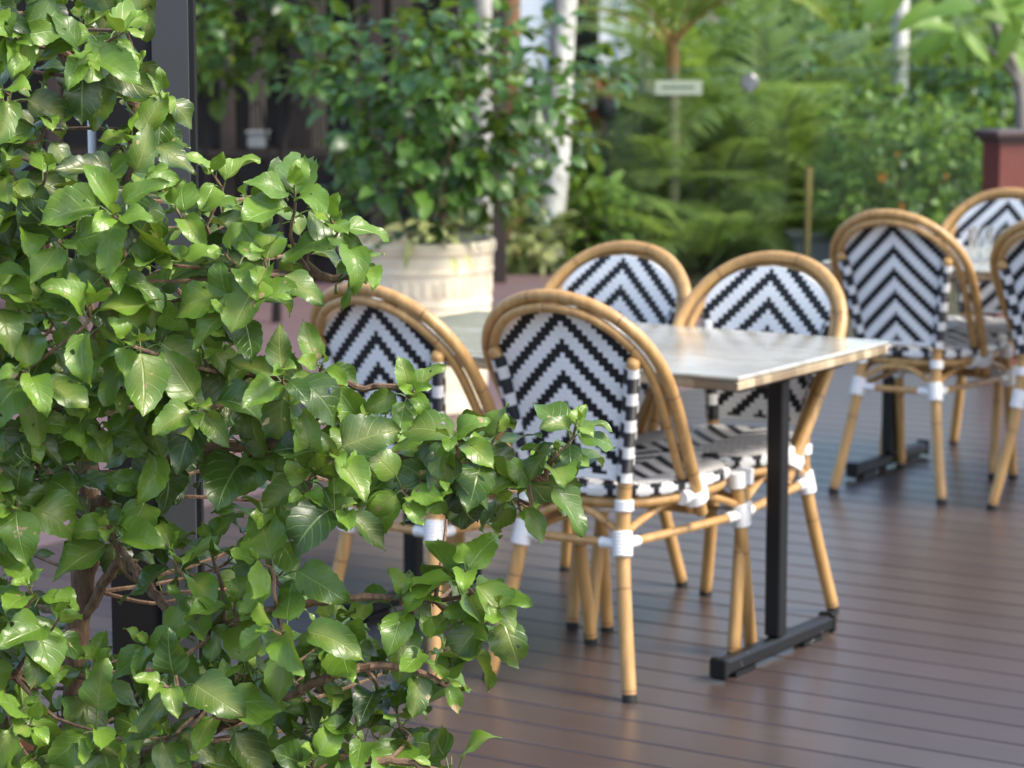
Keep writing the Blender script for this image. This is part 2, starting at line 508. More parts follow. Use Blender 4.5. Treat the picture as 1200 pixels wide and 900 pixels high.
# ------------------------------------------------------------------ world
EL, AZ = 48.0, 112.0           # degrees; azimuth clockwise from +Y: high, to the right and a little behind the camera
w = bpy.data.worlds.new('World'); S.world = w; w.use_nodes = True
wn = w.node_tree.nodes; bg = wn['Background']
sky = wn.new('ShaderNodeTexSky'); sky.sky_type = 'NISHITA'; sky.sun_disc = False
sky.sun_elevation = R(EL); sky.sun_rotation = R(AZ); sky.air_density = 1.0; sky.dust_density = 2.5; sky.ozone_density = 1.0
w.node_tree.links.new(sky.outputs[0], bg.inputs[0]); bg.inputs[1].default_value = .15
sd = bpy.data.lights.new('sun', 'SUN'); sd.energy = 1.7; sd.angle = R(13); sd.color = (1, .93, .81)
so = bpy.data.objects.new('sun', sd); col.objects.link(so)
sdir = Vector((math.sin(R(AZ)) * math.cos(R(EL)), math.cos(R(AZ)) * math.cos(R(EL)), math.sin(R(EL))))
so.rotation_euler = sdir.to_track_quat('Z', 'Y').to_euler()
so.location = (3, -3, 8)
S.view_settings.view_transform = 'Standard'; S.view_settings.look = 'None'
S.view_settings.exposure = 1.4; S.view_settings.gamma = 1

# ------------------------------------------------------------------ leaves (numpy, many at once)
def leaf_field(o, d, n, L, W, fold=.35, curl=.7, rnd=None, age=None, nl=12, nc=2, serr=.07, wave=.06, mb_name='foliage', mat=None, parent=None, build=True, taper=.42):
    """blades: origins o, directions d, up-normals n (N,3); lengths L, half-width ratio W; returns one mesh"""
    N = len(o)
    d = d / np.linalg.norm(d, axis=1, keepdims=True)
    n = n - d * np.sum(n * d, 1, keepdims=True)
    n = n / np.maximum(np.linalg.norm(n, axis=1, keepdims=True), 1e-6)
    b = np.cross(d, n)
    L = np.broadcast_to(np.asarray(L, float), (N,)); curl = np.broadcast_to(np.asarray(curl, float), (N,))
    fold = np.broadcast_to(np.asarray(fold, float), (N,)); W = np.broadcast_to(np.asarray(W, float), (N,))
    tt = np.linspace(0, 1, nl + 1)
    # ovate outline
    prof = (np.sin(PI * np.clip(tt, 0, 1) ** .66)) ** .72 * (1 - .10 * tt)
    prof[-1] = 0.0; prof[0] = .06
    if nl >= 8:
        prof[-1] = .015
        prof[-2] *= .75
    # midrib
    ang = .25 * curl[:, None] - curl[:, None] * tt[None, :] * 1.3
    bend = rng.normal(0, .10, N)[:, None, None]; asym = rng.normal(0, .12, N)[:, None, None]
    ds = 1.0 / nl
    mx = np.concatenate([np.zeros((N, 1)), np.cumsum(np.cos(ang[:, :-1]) * ds, 1)], 1)
    mn = np.concatenate([np.zeros((N, 1)), np.cumsum(np.sin(ang[:, :-1]) * ds, 1)], 1)
    ss = np.linspace(-1, 1, 2 * nc + 1)
    ph = rng.uniform(0, 6.28, (N, 1, 1))
    ww = W[:, None] * prof[None, :]
    if serr > 0:
        z = np.where((np.arange(nl + 1) % 2 == 0), 1.0, 1 - 2 * serr) * np.ones(nl + 1)
        z = np.where(tt > .28, z, 1.0)
        we = ww * z[None, :]
    else: we = ww
    s3 = ss[None, None, :]
    edge = np.abs(ss) > .99
    wid = np.where(edge[None, None, :], we[:, :, None], ww[:, :, None])
    fo = fold[:, None, None] * (1 - .3 * tt[None, :, None])
    side = wid * s3 * np.cos(fo) * (1 + asym * np.sign(s3)) + bend * tt[None, :, None] ** 2
    lift = wid * np.abs(s3) * np.sin(fo) + wave * W[:, None, None] * np.sin(tt[None, :, None] * 9 + ph + s3 * 1.5) * np.abs(s3) ** 1.5
    # the lift acts along the local normal of the bent midrib
    ca, sa = np.cos(ang)[:, :, None], np.sin(ang)[:, :, None]
    X = mx[:, :, None] - lift * sa
    Z = mn[:, :, None] + lift * ca
    Ls = L[:, None, None]
    V = o[:, None, None, :] + d[:, None, None, :] * (X * Ls)[..., None] + n[:, None, None, :] * (Z * Ls)[..., None] + b[:, None, None, :] * (side * Ls)[..., None]
    nr, ncx = nl + 1, 2 * nc + 1
    V = V.reshape(-1, 3)
    UV = np.stack(np.broadcast_arrays(ss[None, None, :], tt[None, :, None]), -1)
    UV = np.broadcast_to(UV, (N, nr, ncx, 2)).reshape(-1, 2)
    i, j = np.meshgrid(np.arange(nl), np.arange(ncx - 1), indexing='ij')
    q = np.stack([i * ncx + j, i * ncx + j + 1, (i + 1) * ncx + j + 1, (i + 1) * ncx + j], -1).reshape(-1, 4)
    Fc = (q[None] + (np.arange(N) * nr * ncx)[:, None, None]).reshape(-1, 4)
    rnd = rng.uniform(0, 1, N) if rnd is None else rnd
    age = rng.uniform(0, 1, N) if age is None else age
    A = {'rnd': np.repeat(rnd, nr * ncx), 'age': np.repeat(age, nr * ncx)}
    if not build: return V, Fc, UV, A
    return np_mesh(mb_name, [(V, Fc, UV, A)], mat, parent)


def np_mesh(name, packs, mat, parent=None):
    Vs, Fs, Us, As, off = [], [], [], {'rnd': [], 'age': []}, 0
    for V, Fc, UV, A in packs:
        Vs.append(V); Fs.append(Fc + off); Us.append(UV); off += len(V)
        for k in As: As[k].append(A[k])
    V = np.concatenate(Vs); Fc = np.concatenate(Fs); UV = np.concatenate(Us)
    me = bpy.data.meshes.new(name)
    me.vertices.add(len(V)); me.vertices.foreach_set('co', V.astype(np.float32).ravel())
    me.loops.add(Fc.size); me.loops.foreach_set('vertex_index', Fc.astype(np.int32).ravel())
    me.polygons.add(len(Fc)); me.polygons.foreach_set('loop_start', np.arange(0, Fc.size, 4, dtype=np.int32))
    me.polygons.foreach_set('loop_total', np.full(len(Fc), 4, dtype=np.int32))
    ul = me.uv_layers.new(name='UVMap'); ul.data.foreach_set('uv', UV[Fc.ravel()].astype(np.float32).ravel())
    for k in As:
        a = me.attributes.new(k, 'FLOAT', 'POINT'); a.data.foreach_set('value', np.concatenate(As[k]).astype(np.float32))
    me.materials.append(mat); me.update(calc_edges=True); me.shade_smooth()
    o = bpy.data.objects.new(name, me); col.objects.link(o)
    if parent: o.parent = parent
    return o


# ------------------------------------------------------------------ ground
TH = R(57)                                    # the table and deck grid: boards run along N_, tables are e_ wide
e_ = Vector((math.cos(TH), math.sin(TH), 0)); n_ax = Vector((-math.sin(TH), math.cos(TH), 0))
g = MB(); g.box((0, 40, -.16), (300, 300, .1)); gr = g.build('ground', M['soil'], smooth=False); tag(gr, kind='structure')
# brick paving round the deck's far side
p = MB()
DE = 5.40                                     # board ends (along n_ax)
a = n_ax * (DE + .05) - e_ * 6; b = n_ax * (DE + .05) + e_ * 11.2
pts = [a, b, b + Vector((-.6, 3.6, 0)), Vector((-.2, 16.15, 0)), Vector((-3, 15.4, 0)), Vector((-14, 15.4, 0)), a + n_ax * 12]
vs = [(q.x, q.y, -.012) for q in pts] + [(q.x, q.y, -.11) for q in pts]
k = len(pts)
p.add(vs, [tuple(range(k))] + [(i, i + k, (i + 1) % k + k, (i + 1) % k) for i in range(k)], None)
tag(p.build('brick_paving', M['brick_paving'], smooth=False), kind='structure')
# deck: one mesh of bevelled boards with open joints
d = MB(); att = []
PIT = .143
y = -5.0
while y < 11.05:
    w_ = PIT - .0085
    sh = random.random()
    prof = [(0, -.022), (0, -.003), (.002, 0), (w_ - .002, 0), (w_, -.003), (w_, -.022)]
    x0, x1 = -12.0, DE
    vs = [(x0, y + q[0], q[1]) for q in prof] + [(x1, y + q[0], q[1]) for q in prof]
    d.add(vs, [(i, i + 6, i + 7, i + 1) for i in range(5)] + [(5, 4, 3, 2, 1, 0), (6, 7, 8, 9, 10, 11)], None)
    att += [sh] * 12
    y += PIT
d.att['rnd'] = att
# flip winding so that tops face up
d.f = [tuple(reversed(q)) for q in d.f]
dk = d.build('deck', M['deck_board'], smooth=False)
dk.rotation_euler = (0, 0, TH + PI / 2)       # local x -> n_ax, local y -> -e_ ; mirrored below
dk.scale = (1, -1, 1)
me = dk.data
# bake the mirror into the mesh so that no negative scale stays
co = np.empty(len(me.vertices) * 3, dtype=np.float32); me.vertices.foreach_get('co', co)
co = co.reshape(-1, 3); co[:, 1] *= -1; me.vertices.foreach_set('co', co.ravel()); dk.scale = (1, 1, 1); me.flip_normals(); me.update()
tag(dk, kind='structure')
f = MB(); f.box((n_ax * (DE - 8.7) + e_ * 3.0 + Vector((0, 0, -.06)))[:], (17.36, 16, .07), TH + PI / 2)
tag(f.build('deck_substructure', M['soil_dark'], smooth=False), kind='structure')

# ------------------------------------------------------------------ chairs
def make_chair():
    root = thing('bistro_chair', 'chair', 'chair')
    Y0 = -.288
    cane = M['cane']
    rings = M['binding']

    def path(pts): return [(x, Y0 + f_, h) for x, f_, h in pts]
    # legs
    legs = {}
    for s in (-1, 1):
        pr = spline(path([(s * .190, -.002, .012), (s * .160, .030, .18), (s * .136, .058, .34), (s * .132, .070, .44), (s * .138, .066, .53), (s * .160, .044, .66), (s * .182, .018, .768), (s * .190, .012, .790)]), 26)
        m = MB(); m.tube(pr, [.0168] * 14 + [.0160] * 9 + [.0155, .013, .009], 12); lg = m.build('leg', cane, root)
        lg['label'] = 'rear cane leg running up into the backrest upright'
        c = MB(); c.tube([(pr[0][0], pr[0][1], .001), pr[0], pr[1] * .1 + pr[0] * .9], .0170, 12); c.build('foot_cap', M['rubber'], lg)
        pf = spline(path([(s * .205, .577, .012), (s * .200, .545, .22), (s * .195, .515, .40), (s * .193, .508, .452)]), 12)
        m = MB(); m.tube(pf, .0162, 12); lg = m.build('leg', cane, root)
        c = MB(); c.tube([(pf[0][0], pf[0][1], .001), pf[0], pf[1] * .05 + pf[0] * .95], .0166, 12); c.build('foot_cap', M['rubber'], lg)
    # hoops
    ho = [(0, -.035, .926), (.085, -.03, .914), (.155, -.010, .880), (.208, .025, .825), (.233, .070, .757), (.232, .140, .655), (.219, .225, .525), (.204, .312, .392)]
    hi = [(0, -.043, .8995), (.078, -.038, .8885), (.141, -.018, .857), (.186, .017, .806), (.2065, .060, .747), (.2055, .128, .647), (.1940, .212, .520), (.183, .296, .396)]
    for nm, hp, r in (('outer_hoop', ho, .0154), ('inner_hoop', hi, .0113)):
        full = [(-x, f_, h) for x, f_, h in reversed(hp[1:])] + hp
        m = MB(); m.tube(spline(path(full), 72), r, 12); m.build(nm, cane, root)
    # back panel
    inner = np.array([[p_[0], p_[2]] for p_ in spline([(x, f_, h) for x, f_, h in hi[:5]], 60)])

    def top_h(x): return float(np.interp(abs(x), inner[:, 0], inner[:, 1])) + .004

    def half(h): return float(np.interp(h, [.50, .53, .66, .775, .9], [.136, .141, .166, .192, .194]))

    def back_y(h): return float(np.interp(h, [.50, .53, .66, .775, .83, .93], [.070, .069, .050, .030, .019, -.012]))
    NS, NTt = 24, 26
    vs, uv = [], []
    for side in (0, 1):
        for i in range(NTt + 1):
            for j in range(NS + 1):
                s = -1 + 2 * j / NS
                th = top_h(s * .194)
                h = .498 + (th - .498) * i / NTt
                hw = half(min(h, .775))
                x = s * hw
                yy = back_y(h) - .016 * (1 - s * s) * min(1, (.9 - h) / .15) + (.006 if side == 0 else -.003)
                vs.append((x, Y0 + yy, h)); uv.append((x, h - .498))
    nv = (NS + 1) * (NTt + 1)
    fs = []
    for i in range(NTt):
        for j in range(NS):
            a = i * (NS + 1) + j
            fs.append((a + 1, a, a + NS + 1, a + NS + 2))
            fs.append((nv + a, nv + a + 1, nv + a + NS + 2, nv + a + NS + 1))
    for j in range(NS):
        fs.append((j, j + 1, nv + j + 1, nv + j)); a = NTt * (NS + 1) + j; fs.append((a + 1, a, nv + a, nv + a + 1))
    m = MB(); m.add(vs, fs, uv); bp = m.build('backrest', M['weave_panel'], root)
    for s in (-1, 1):
        pr = spline(path([(s * .134, .068, .495), (s * .138, .066, .53), (s * .160, .044, .66), (s * .180, .020, .770)]), 22)
        m = MB(); m.tube(pr, .0195, 12, v0=(0.0 if s > 0 else .03)); m.build('edge_wrap', M['edge_weave'], bp)
    # seat: rounded, slightly dished mat on a cane ring
    def outline(k, grow=0.0):
        a = 2 * PI * k
        c, s = math.cos(a), math.sin(a)
        ex = 2 / 3.4
        x = abs(c) ** ex * (1 if c >= 0 else -1); y_ = abs(s) ** ex * (1 if s >= 0 else -1)
        wy = (y_ + 1) / 2
        hx = .170 + .042 * math.sin(min(1, wy * 1.25) * PI / 2)
        return (x * (hx + grow), Y0 + .300 + y_ * (.232 + grow))
    K = 56
    m = MB(); m.tube([(*outline(i / K, -.012), .440) for i in range(K)], .0140, 10, closed=True); m.build('seat_ring', cane, root)
    vs, uv, fs = [], [], []
    rings_ = [(0, 0), (.25, 0), (.5, .0), (.75, .001), (.9, .003), (.97, .001)]
    vs.append((0, Y0 + .3, .480)); uv.append((0, 0))
    for q, dz in rings_[1:]:
        for i in range(K):
            ox, oy = outline(i / K, .006)
            x, y_ = ox * q, Y0 + .3 + (oy - Y0 - .3) * q
            vs.append((x, y_, .480 + .007 * q * q + dz - (.006 if q > .95 else 0))); uv.append((x, y_ - Y0 - .3))
    for i in range(K): fs.append((0, 1 + i, 1 + (i + 1) % K))
    for r_ in range(len(rings_) - 2):
        for i in range(K):
            a, b_ = 1 + r_ * K + i, 1 + r_ * K + (i + 1) % K
            fs.append((a, a + K, b_ + K, b_))
    m = MB(); m.add(vs, fs, uv); st_ = m.build('seat', M['weave_seat'], root, angle=180)
    m = MB()
    prof = [(-.010, .4835, 0), (.004, .482, .2), (.0105, .475, .4), (.011, .464, .6), (.006, .456, .85), (-.012, .454, 1.0)]
    vs, uv, fs = [], [], []
    for g_, h, uu in prof:
        Lc = 0
        for i in range(K + 1):
            p_ = outline((i % K) / K, g_)
            if i: Lc += math.hypot(p_[0] - pp[0], p_[1] - pp[1])
            pp = p_
            vs.append((*p_, h)); uv.append((uu, i / K * 1.53))
    for r_ in range(len(prof) - 1):
        for i in range(K):
            a = r_ * (K + 1) + i
            fs.append((a, a + K + 1, a + K + 2, a + 1))
    vs2 = len(vs)
    fs.append(tuple((len(prof) - 1) * (K + 1) + i for i in range(K - 1, -1, -1)))
    m.add(vs, fs, uv); m.build('seat_edge', M['edge_seat'], st_)
    # stretchers and arched braces between neighbouring legs
    HS = .350
    LR = lambda s: (s * .1345, .0595, HS); LF = lambda s: (s * .197, .525, HS)
    pairs = [(LR(-1), LR(1), 0), (LF(-1), LF(1), 0), (LR(-1), LF(-1), 0), (LR(1), LF(1), 0)]
    for A, B, _ in pairs:
        m = MB(); m.tube(path([A, [(A[i] + B[i]) / 2 for i in range(3)], B]), .0105, 8); m.build('stretcher', cane, root)
        A2 = (A[0], A[1], .372); B2 = (B[0], B[1], .372)
        mid = lambda q: tuple(A2[i] + (B2[i] - A2[i]) * q for i in range(2))
        # bow slightly outwards with the seat ring on the sides
        bow = .022 if abs(A[0] - B[0]) < .1 else 0
        sg = 1 if A[0] > 0 else -1
        ps = [A2]
        for q, h in ((.12, .392), (.3, .417), (.42, .424), (.58, .424), (.7, .417), (.88, .392)):
            x, f_ = mid(q); ps.append((x + sg * bow * math.sin(q * PI) * .0, f_, h))
        ps.append(B2)
        m = MB(); m.tube(spline(path(ps), 24), .0090, 8); m.build('brace', cane, root)
        # short bound sleeves at each end of the stretcher
        for E0, E1 in ((A, B), (B, A)):
            v0, v1 = Vector(path([E0])[0]), Vector(path([E1])[0])
            dv = (v1 - v0).normalized()
            m = MB()
            pts_, rad_ = [], []
            for i in range(13):
                pts_.append(v0 + dv * (.012 + .046 * i / 12)); rad_.append(.0128 + (.0014 if i % 2 else 0))
            m.tube(pts_, rad_, 10); m.build('binding', rings, root)

    def wrap(c, dr, L, r, nr=7):
        c = Vector(path([c])[0]); dr = Vector(dr).normalized()
        pts_, rad_ = [], []
        for i in range(nr * 2 + 1):
            pts_.append(c + dr * (-L / 2 + L * i / (nr * 2))); rad_.append(r + (.0016 if i % 2 else -.0002))
        m = MB(); m.tube(pts_, rad_, 12); m.build('binding', rings, root)
    for s in (-1, 1):
        wrap((s * .1352, .058, .352), (s * -.13, .2, 1), .058, .0225)
        wrap((s * .132, .070, .440), (0, .05, 1), .026, .0215, 4)
        wrap((s * .1975, .528, .352), (-s * .03, -.17, 1), .058, .0222)
        wrap((s * .194, .510, .440), (0, -.1, 1), .040, .0215, 5)
        wrap((s * .2015, .278, .441), (-s * .1, .49, -.85), .030, .0330, 4)
        wrap((s * .1960, .240, .440), (0, 1, 0), .030, .0185, 4)
    return root


proto = make_chair()
chairs = [  # rear-feet midpoint (x, y), facing (deg), label
    (.110, 6.06, 57.8, 'nearest chevron cane chair, its whole woven back towards us at the near table corner', 'chairs around the near table'),
    (-.328, 6.21, 51, 'chevron cane chair half hidden by the leafy shrub, left neighbour of the nearest chair', 'chairs around the near table'),
    (.690, 6.98, 237.1, 'chevron cane chair across the near table, its front facing us behind the right table end', 'chairs around the near table'),
    (.311, 7.30, 236, 'chevron cane chair across the near table, farther left, seen just above the nearest chair hoop', 'chairs around the near table'),
    (1.231, 8.542, 58, 'chevron cane chair with its back to us, at the left end of the far table', 'chairs around the far table'),
    (1.70, 8.24, 56, 'chevron cane chair cut off by the right edge of the picture, at the far table', 'chairs around the far table'),
    (1.79, 9.53, 237, 'chevron cane chair on the far side of the far table, behind the drinking glasses', 'chairs around the far table'),
]
for i, (x, y, fa, lab, grp) in enumerate(chairs):
    o = proto if i == 0 else copy_tree(proto)
    fd = Vector((math.cos(R(fa)), math.sin(R(fa)), 0))
    o.location = Vector((x, y, .0)) + fd * .291
    o.rotation_euler = (0, 0, R(fa - 90)); o.scale = (1.011, 1.011, 1.011)
    o['label'] = lab; o['group'] = grp

# ------------------------------------------------------------------ tables
TL, TW, TZ = 1.27, .81, .75
def make_table():
    root = thing('bistro_table', 'table', 'table')
    m = MB()
    # top slab with moulded lip: local x = length
    m.box((0, 0, TZ - .006), (TL, TW, .012), bev=.004); top = m.build('tabletop', M['table_top'], root, angle=30)
    m = MB(); m.box((0, 0, TZ - .0235), (TL - .004, TW - .004, .022), bev=.004); m.build('table_edge', M['table_edge'], top, angle=30)
    for s in (-1, 1):
        xx = s * .545; oy = .03
        m = MB(); m.box((xx, oy, .375), (.042, .042, .640), bev=.005); m.build('post', M['black_steel'], root, angle=30)
        m = MB()
        m.box((xx, oy, .034), (.040, .57, .040), bev=.008)
        for e in (-1, 1): m.box((xx, oy + e * .289, .034), (.046, .018, .052), bev=.005)
        for e in (-1, 1): m.box((xx, oy + e * .18, .0075), (.030, .10, .013))
        m.build('foot', M['black_steel'], root, angle=30)
        m = MB(); m.box((xx, 0, .7035), (.05, .56, .022), bev=.004); m.build('bracket', M['black_steel'], root, angle=30)
    m = MB(); m.box((0, .03, .688), (1.04, .036, .03), bev=.004); m.build('rail', M['black_steel'], root, angle=30)
    return root


tb = make_table()
cen = Vector((.521, 6.014, 0)) + e_ * (TW / 2) + n_ax * (TL / 2)
tb.location = cen; tb.rotation_euler = (0, 0, TH + PI / 2)
tb['label'] = 'near weathered wood table on black steel legs between the four nearest chairs'; tb['group'] = 'outdoor tables'
t2 = copy_tree(tb)
t2.location = Vector((1.318, 9.13, 0)) - n_ax * .545 + e_ * .03
t2['label'] = 'far weathered table with drinking glasses on it, at the right edge behind two chair backs'
# tumblers on the far table
def make_tumbler():
    m = MB()
    m.lathe([(.028, 0), (.034, .11), (.0325, .11), (.0268, .008)], 20)
    return m.build('drinking_glass', M['clear_glass'])
gl = make_tumbler()
gp = at(1146, 303, 8.85)
for i, (dx, dy) in enumerate(((0, 0), (.07, .02), (.03, .09))):
    o = gl if i == 0 else gl.copy()
    if i: col.objects.link(o)
    o.location = (gp.x + dx, gp.y + dy, TZ + .001)
    tag(o, ['clear drinking glass on the far table, leftmost of the three standing together', 'clear drinking glass on the far table, right one of the front two', 'clear drinking glass on the far table, rearmost of the three'][i], 'drinking glass', 'drinking glasses on the far table')

# ------------------------------------------------------------------ foreground column and pipe
c = at(150, 450, 4.45)
m = MB()
m.box((0, 0, 1.6), (.16, .16, 3.2), bev=.006)
rt = thing('steel_column', 'dark grey square steel column standing on the deck behind the leafy shrub', 'column', (c.x + .035, 4.52, 0), R(8))
m.build('shaft', M['dark_column'], rt, angle=30)
m = MB(); m.box((.036, -.083, 1.61), (.062, .008, 3.16), bev=.002); m.build('grey_strip', M['grey_column'], rt)  # lighter grey strip down the front of the darker shaft
m = MB(); m.box((0, 0, .012), (.24, .24, .024), bev=.004); m.build('base_plate', M['black_steel'], rt)
c = at(107, 100, 4.50); zb = at(107, 285, 4.50).z
pp_ = thing('white_pipe', 'thin white upright pipe clipped beside the grey column, behind the shrub leaves', 'pipe', (c.x, 4.50, 0))
m = MB(); m.tube([(0, 0, zb), (0, 0, 2.2), (0, 0, 3.2)], .0080, 10); m.build('tube', M['white_paint'], pp_)
for zz in (zb + .06, 2.0, 3.0):
    m = MB(); m.box((.016, .0, zz), (.036, .022, .018), bev=.003); m.build('clip', M['white_paint'], pp_)

# ------------------------------------------------------------------ foreground hibiscus shrub
SK = 1.12
SH = thing('hibiscus_shrub', 'big leafy green hibiscus shrub filling the left foreground, glossy toothed leaves and brown branches', 'shrub', (at(95, 600, 3.42 * SK).x - .01, 3.42 * SK, 0))
def loc(p): return Vector(p) - SH.location
tr0 = SH.location
skel = {  # px, py, depth along every limb, with radius (m)
    'trunk': ([(75, 1500, 3.44), (88, 900, 3.42), (92, 735, 3.42), (105, 610, 3.42), (100, 480, 3.44), (118, 380, 3.46), (150, 250, 3.44), (158, 120, 3.42), (130, -40, 3.40)], [.024, .021, .019, .017, .014, .012, .010, .008, .006]),
    'a': ([(105, 600, 3.42), (160, 558, 3.36), (230, 530, 3.30), (330, 520, 3.26), (430, 530, 3.22), (540, 545, 3.19), (640, 562, 3.18)], [.012, .011, .010, .008, .007, .006, .004]),
    'b': ([(118, 380, 3.46), (190, 320, 3.40), (270, 318, 3.32), (340, 322, 3.26), (425, 326, 3.24)], [.009, .008, .007, .006, .0055]),
    'c': ([(92, 735, 3.42), (140, 660, 3.38), (175, 690, 3.34), (230, 740, 3.28), (300, 720, 3.2), (400, 700, 3.2), (510, 705, 3.2)], [.009, .008, .008, .007, .006, .006, .004]),
    'd': ([(88, 960, 3.42), (165, 890, 3.36), (260, 850, 3.26), (370, 800, 3.18), (440, 780, 3.16), (500, 790, 3.16)], [.012, .011, .009, .007, .006, .004]),
    'e': ([(105, 610, 3.42), (60, 560, 3.36), (20, 520, 3.28), (-20, 470, 3.2)], [.009, .008, .006, .004]),
    'f': ([(92, 735, 3.42), (60, 760, 3.34), (20, 790, 3.24), (-30, 800, 3.2)], [.008, .007, .006, .004]),
    'g': ([(150, 250, 3.44), (200, 170, 3.40), (250, 110, 3.42)][:2], [.007, .005]),
    'h': ([(100, 480, 3.44), (200, 450, 3.36), (290, 440, 3.28), (400, 450, 3.24), (480, 455, 3.22)], [.009, .008, .006, .005, .004]),
    'i': ([(88, 900, 3.42), (200, 930, 3.3), (320, 900, 3.2), (450, 890, 3.16), (520, 905, 3.16)], [.011, .009, .008, .006, .004]),
    'j': ([(118, 380, 3.46), (60, 300, 3.36), (20, 220, 3.28), (-20, 160, 3.24)], [.008, .007, .006, .004]),
    'k': ([(158, 120, 3.42), (100, 80, 3.34), (50, 40, 3.28), (0, 0, 3.24)], [.007, .006, .005, .004]),
    'l': ([(105, 610, 3.42), (140, 640, 3.38), (170, 690, 3.32)], [.006, .005, .004]),
}
nodes = []
for nm, (pts, rad) in skel.items():
    W3 = [loc(at(p_[0], p_[1], p_[2] * SK)) for p_ in pts]
    sp_ = [Vector(q) for q in spline(W3, 8 * len(W3))]
    for q in range(1, len(sp_) - 1):
        sp_[q] += Vector(rng.normal(0, .0018, 3))
    rr = np.interp(np.linspace(0, len(rad) - 1, len(sp_)), range(len(rad)), rad) * (1 + rng.normal(0, .05, len(sp_)))
    m = MB(); m.tube(sp_, list(rr), 10 if nm == 'trunk' else 7)
    m.build('trunk' if nm == 'trunk' else 'branch', M['bark'], SH)
    nodes += sp_
nodes_np = np.array([list(q) for q in nodes])

poly = [(-50, -40), (130, -40), (140, 20), (160, 70), (175, 130), (165, 160), (140, 175), (150, 205), (205, 222), (262, 205), (300, 222), (340, 208), (380, 235), (400, 265), (396, 285), (345, 290), (300, 322), (268, 365), (290, 422), (340, 432), (400, 448), (455, 468), (500, 497), (560, 515), (620, 510), (675, 525), (672, 555), (620, 575), (560, 570), (500, 590), (450, 590), (425, 620), (440, 690), (500, 668), (555, 668), (580, 705), (560, 745), (510, 790), (480, 820), (455, 860), (505, 895), (470, 950), (-50, 950)]
holes = [(62, 632, 30), (250, 566, 26), (392, 668, 30), (470, 640, 24), (120, 690, 30), (165, 690, 20), (108, 130, 16), (108, 210, 14), (330, 375, 26), (362, 352, 22), (335, 332, 8)]
def inside(x, y, P):
    c_ = False
    for i in range(len(P)):
        x1, y1 = P[i]; x2, y2 = P[i - 1]
        if (y1 > y) != (y2 > y) and x < (x2 - x1) * (y - y1) / (y2 - y1) + x1: c_ = not c_
    return c_
tips = [(650, 535, 3.16, 1.0), (580, 512, 3.18, 1), (345, 222, 3.22, 1), (388, 258, 3.22, 1), (420, 300, 3.24, .6), (545, 668, 3.16, 1), (585, 712, 3.16, 1), (505, 905, 3.16, .9), (500, 752, 3.16, 1),
        (192, 112, 3.36, .75), (150, 90, 3.34, 1), (290, 235, 3.25, 1), (250, 205, 3.3, .9), (675, 500, 3.15, .8), (610, 600, 3.18, .8), (482, 462, 3.2, .8), (378, 428, 3.2, .85), (525, 800, 3.17, .8)]
def poisson(n_try, dist, yfun, size=1.0):
    got = [(t_[0], t_[1]) for t_ in tips] if yfun is front else []
    out = []
    for _ in range(n_try):
        x, y = rng.uniform(-50, 690), rng.uniform(-40, 950)
        if not inside(x, y, poly): continue
        if any((x - h[0]) ** 2 + (y - h[1]) ** 2 < (h[2] + 30) ** 2 for h in holes): continue
        if any((x - q[0]) ** 2 + (y - q[1]) ** 2 < dist ** 2 for q in got): continue
        got.append((x, y)); out.append((x, y, yfun(x, y), size))
    return out
def front(x, y): return float(3.20 + rng.uniform(-.10, .08) + .10 * max(0, (250 - y) / 250) * (x > 60))
def back(x, y): return float(3.48 + rng.uniform(-.1, .14))
tips += poisson(6000, 47, front)
back_tips = poisson(4000, 50, back)
O, D, Nn, LL, AGE_SHADE = [], [], [], [], []
tw = MB(); pet = MB()
sun_h = Vector((.25, -.75, .6)).normalized()
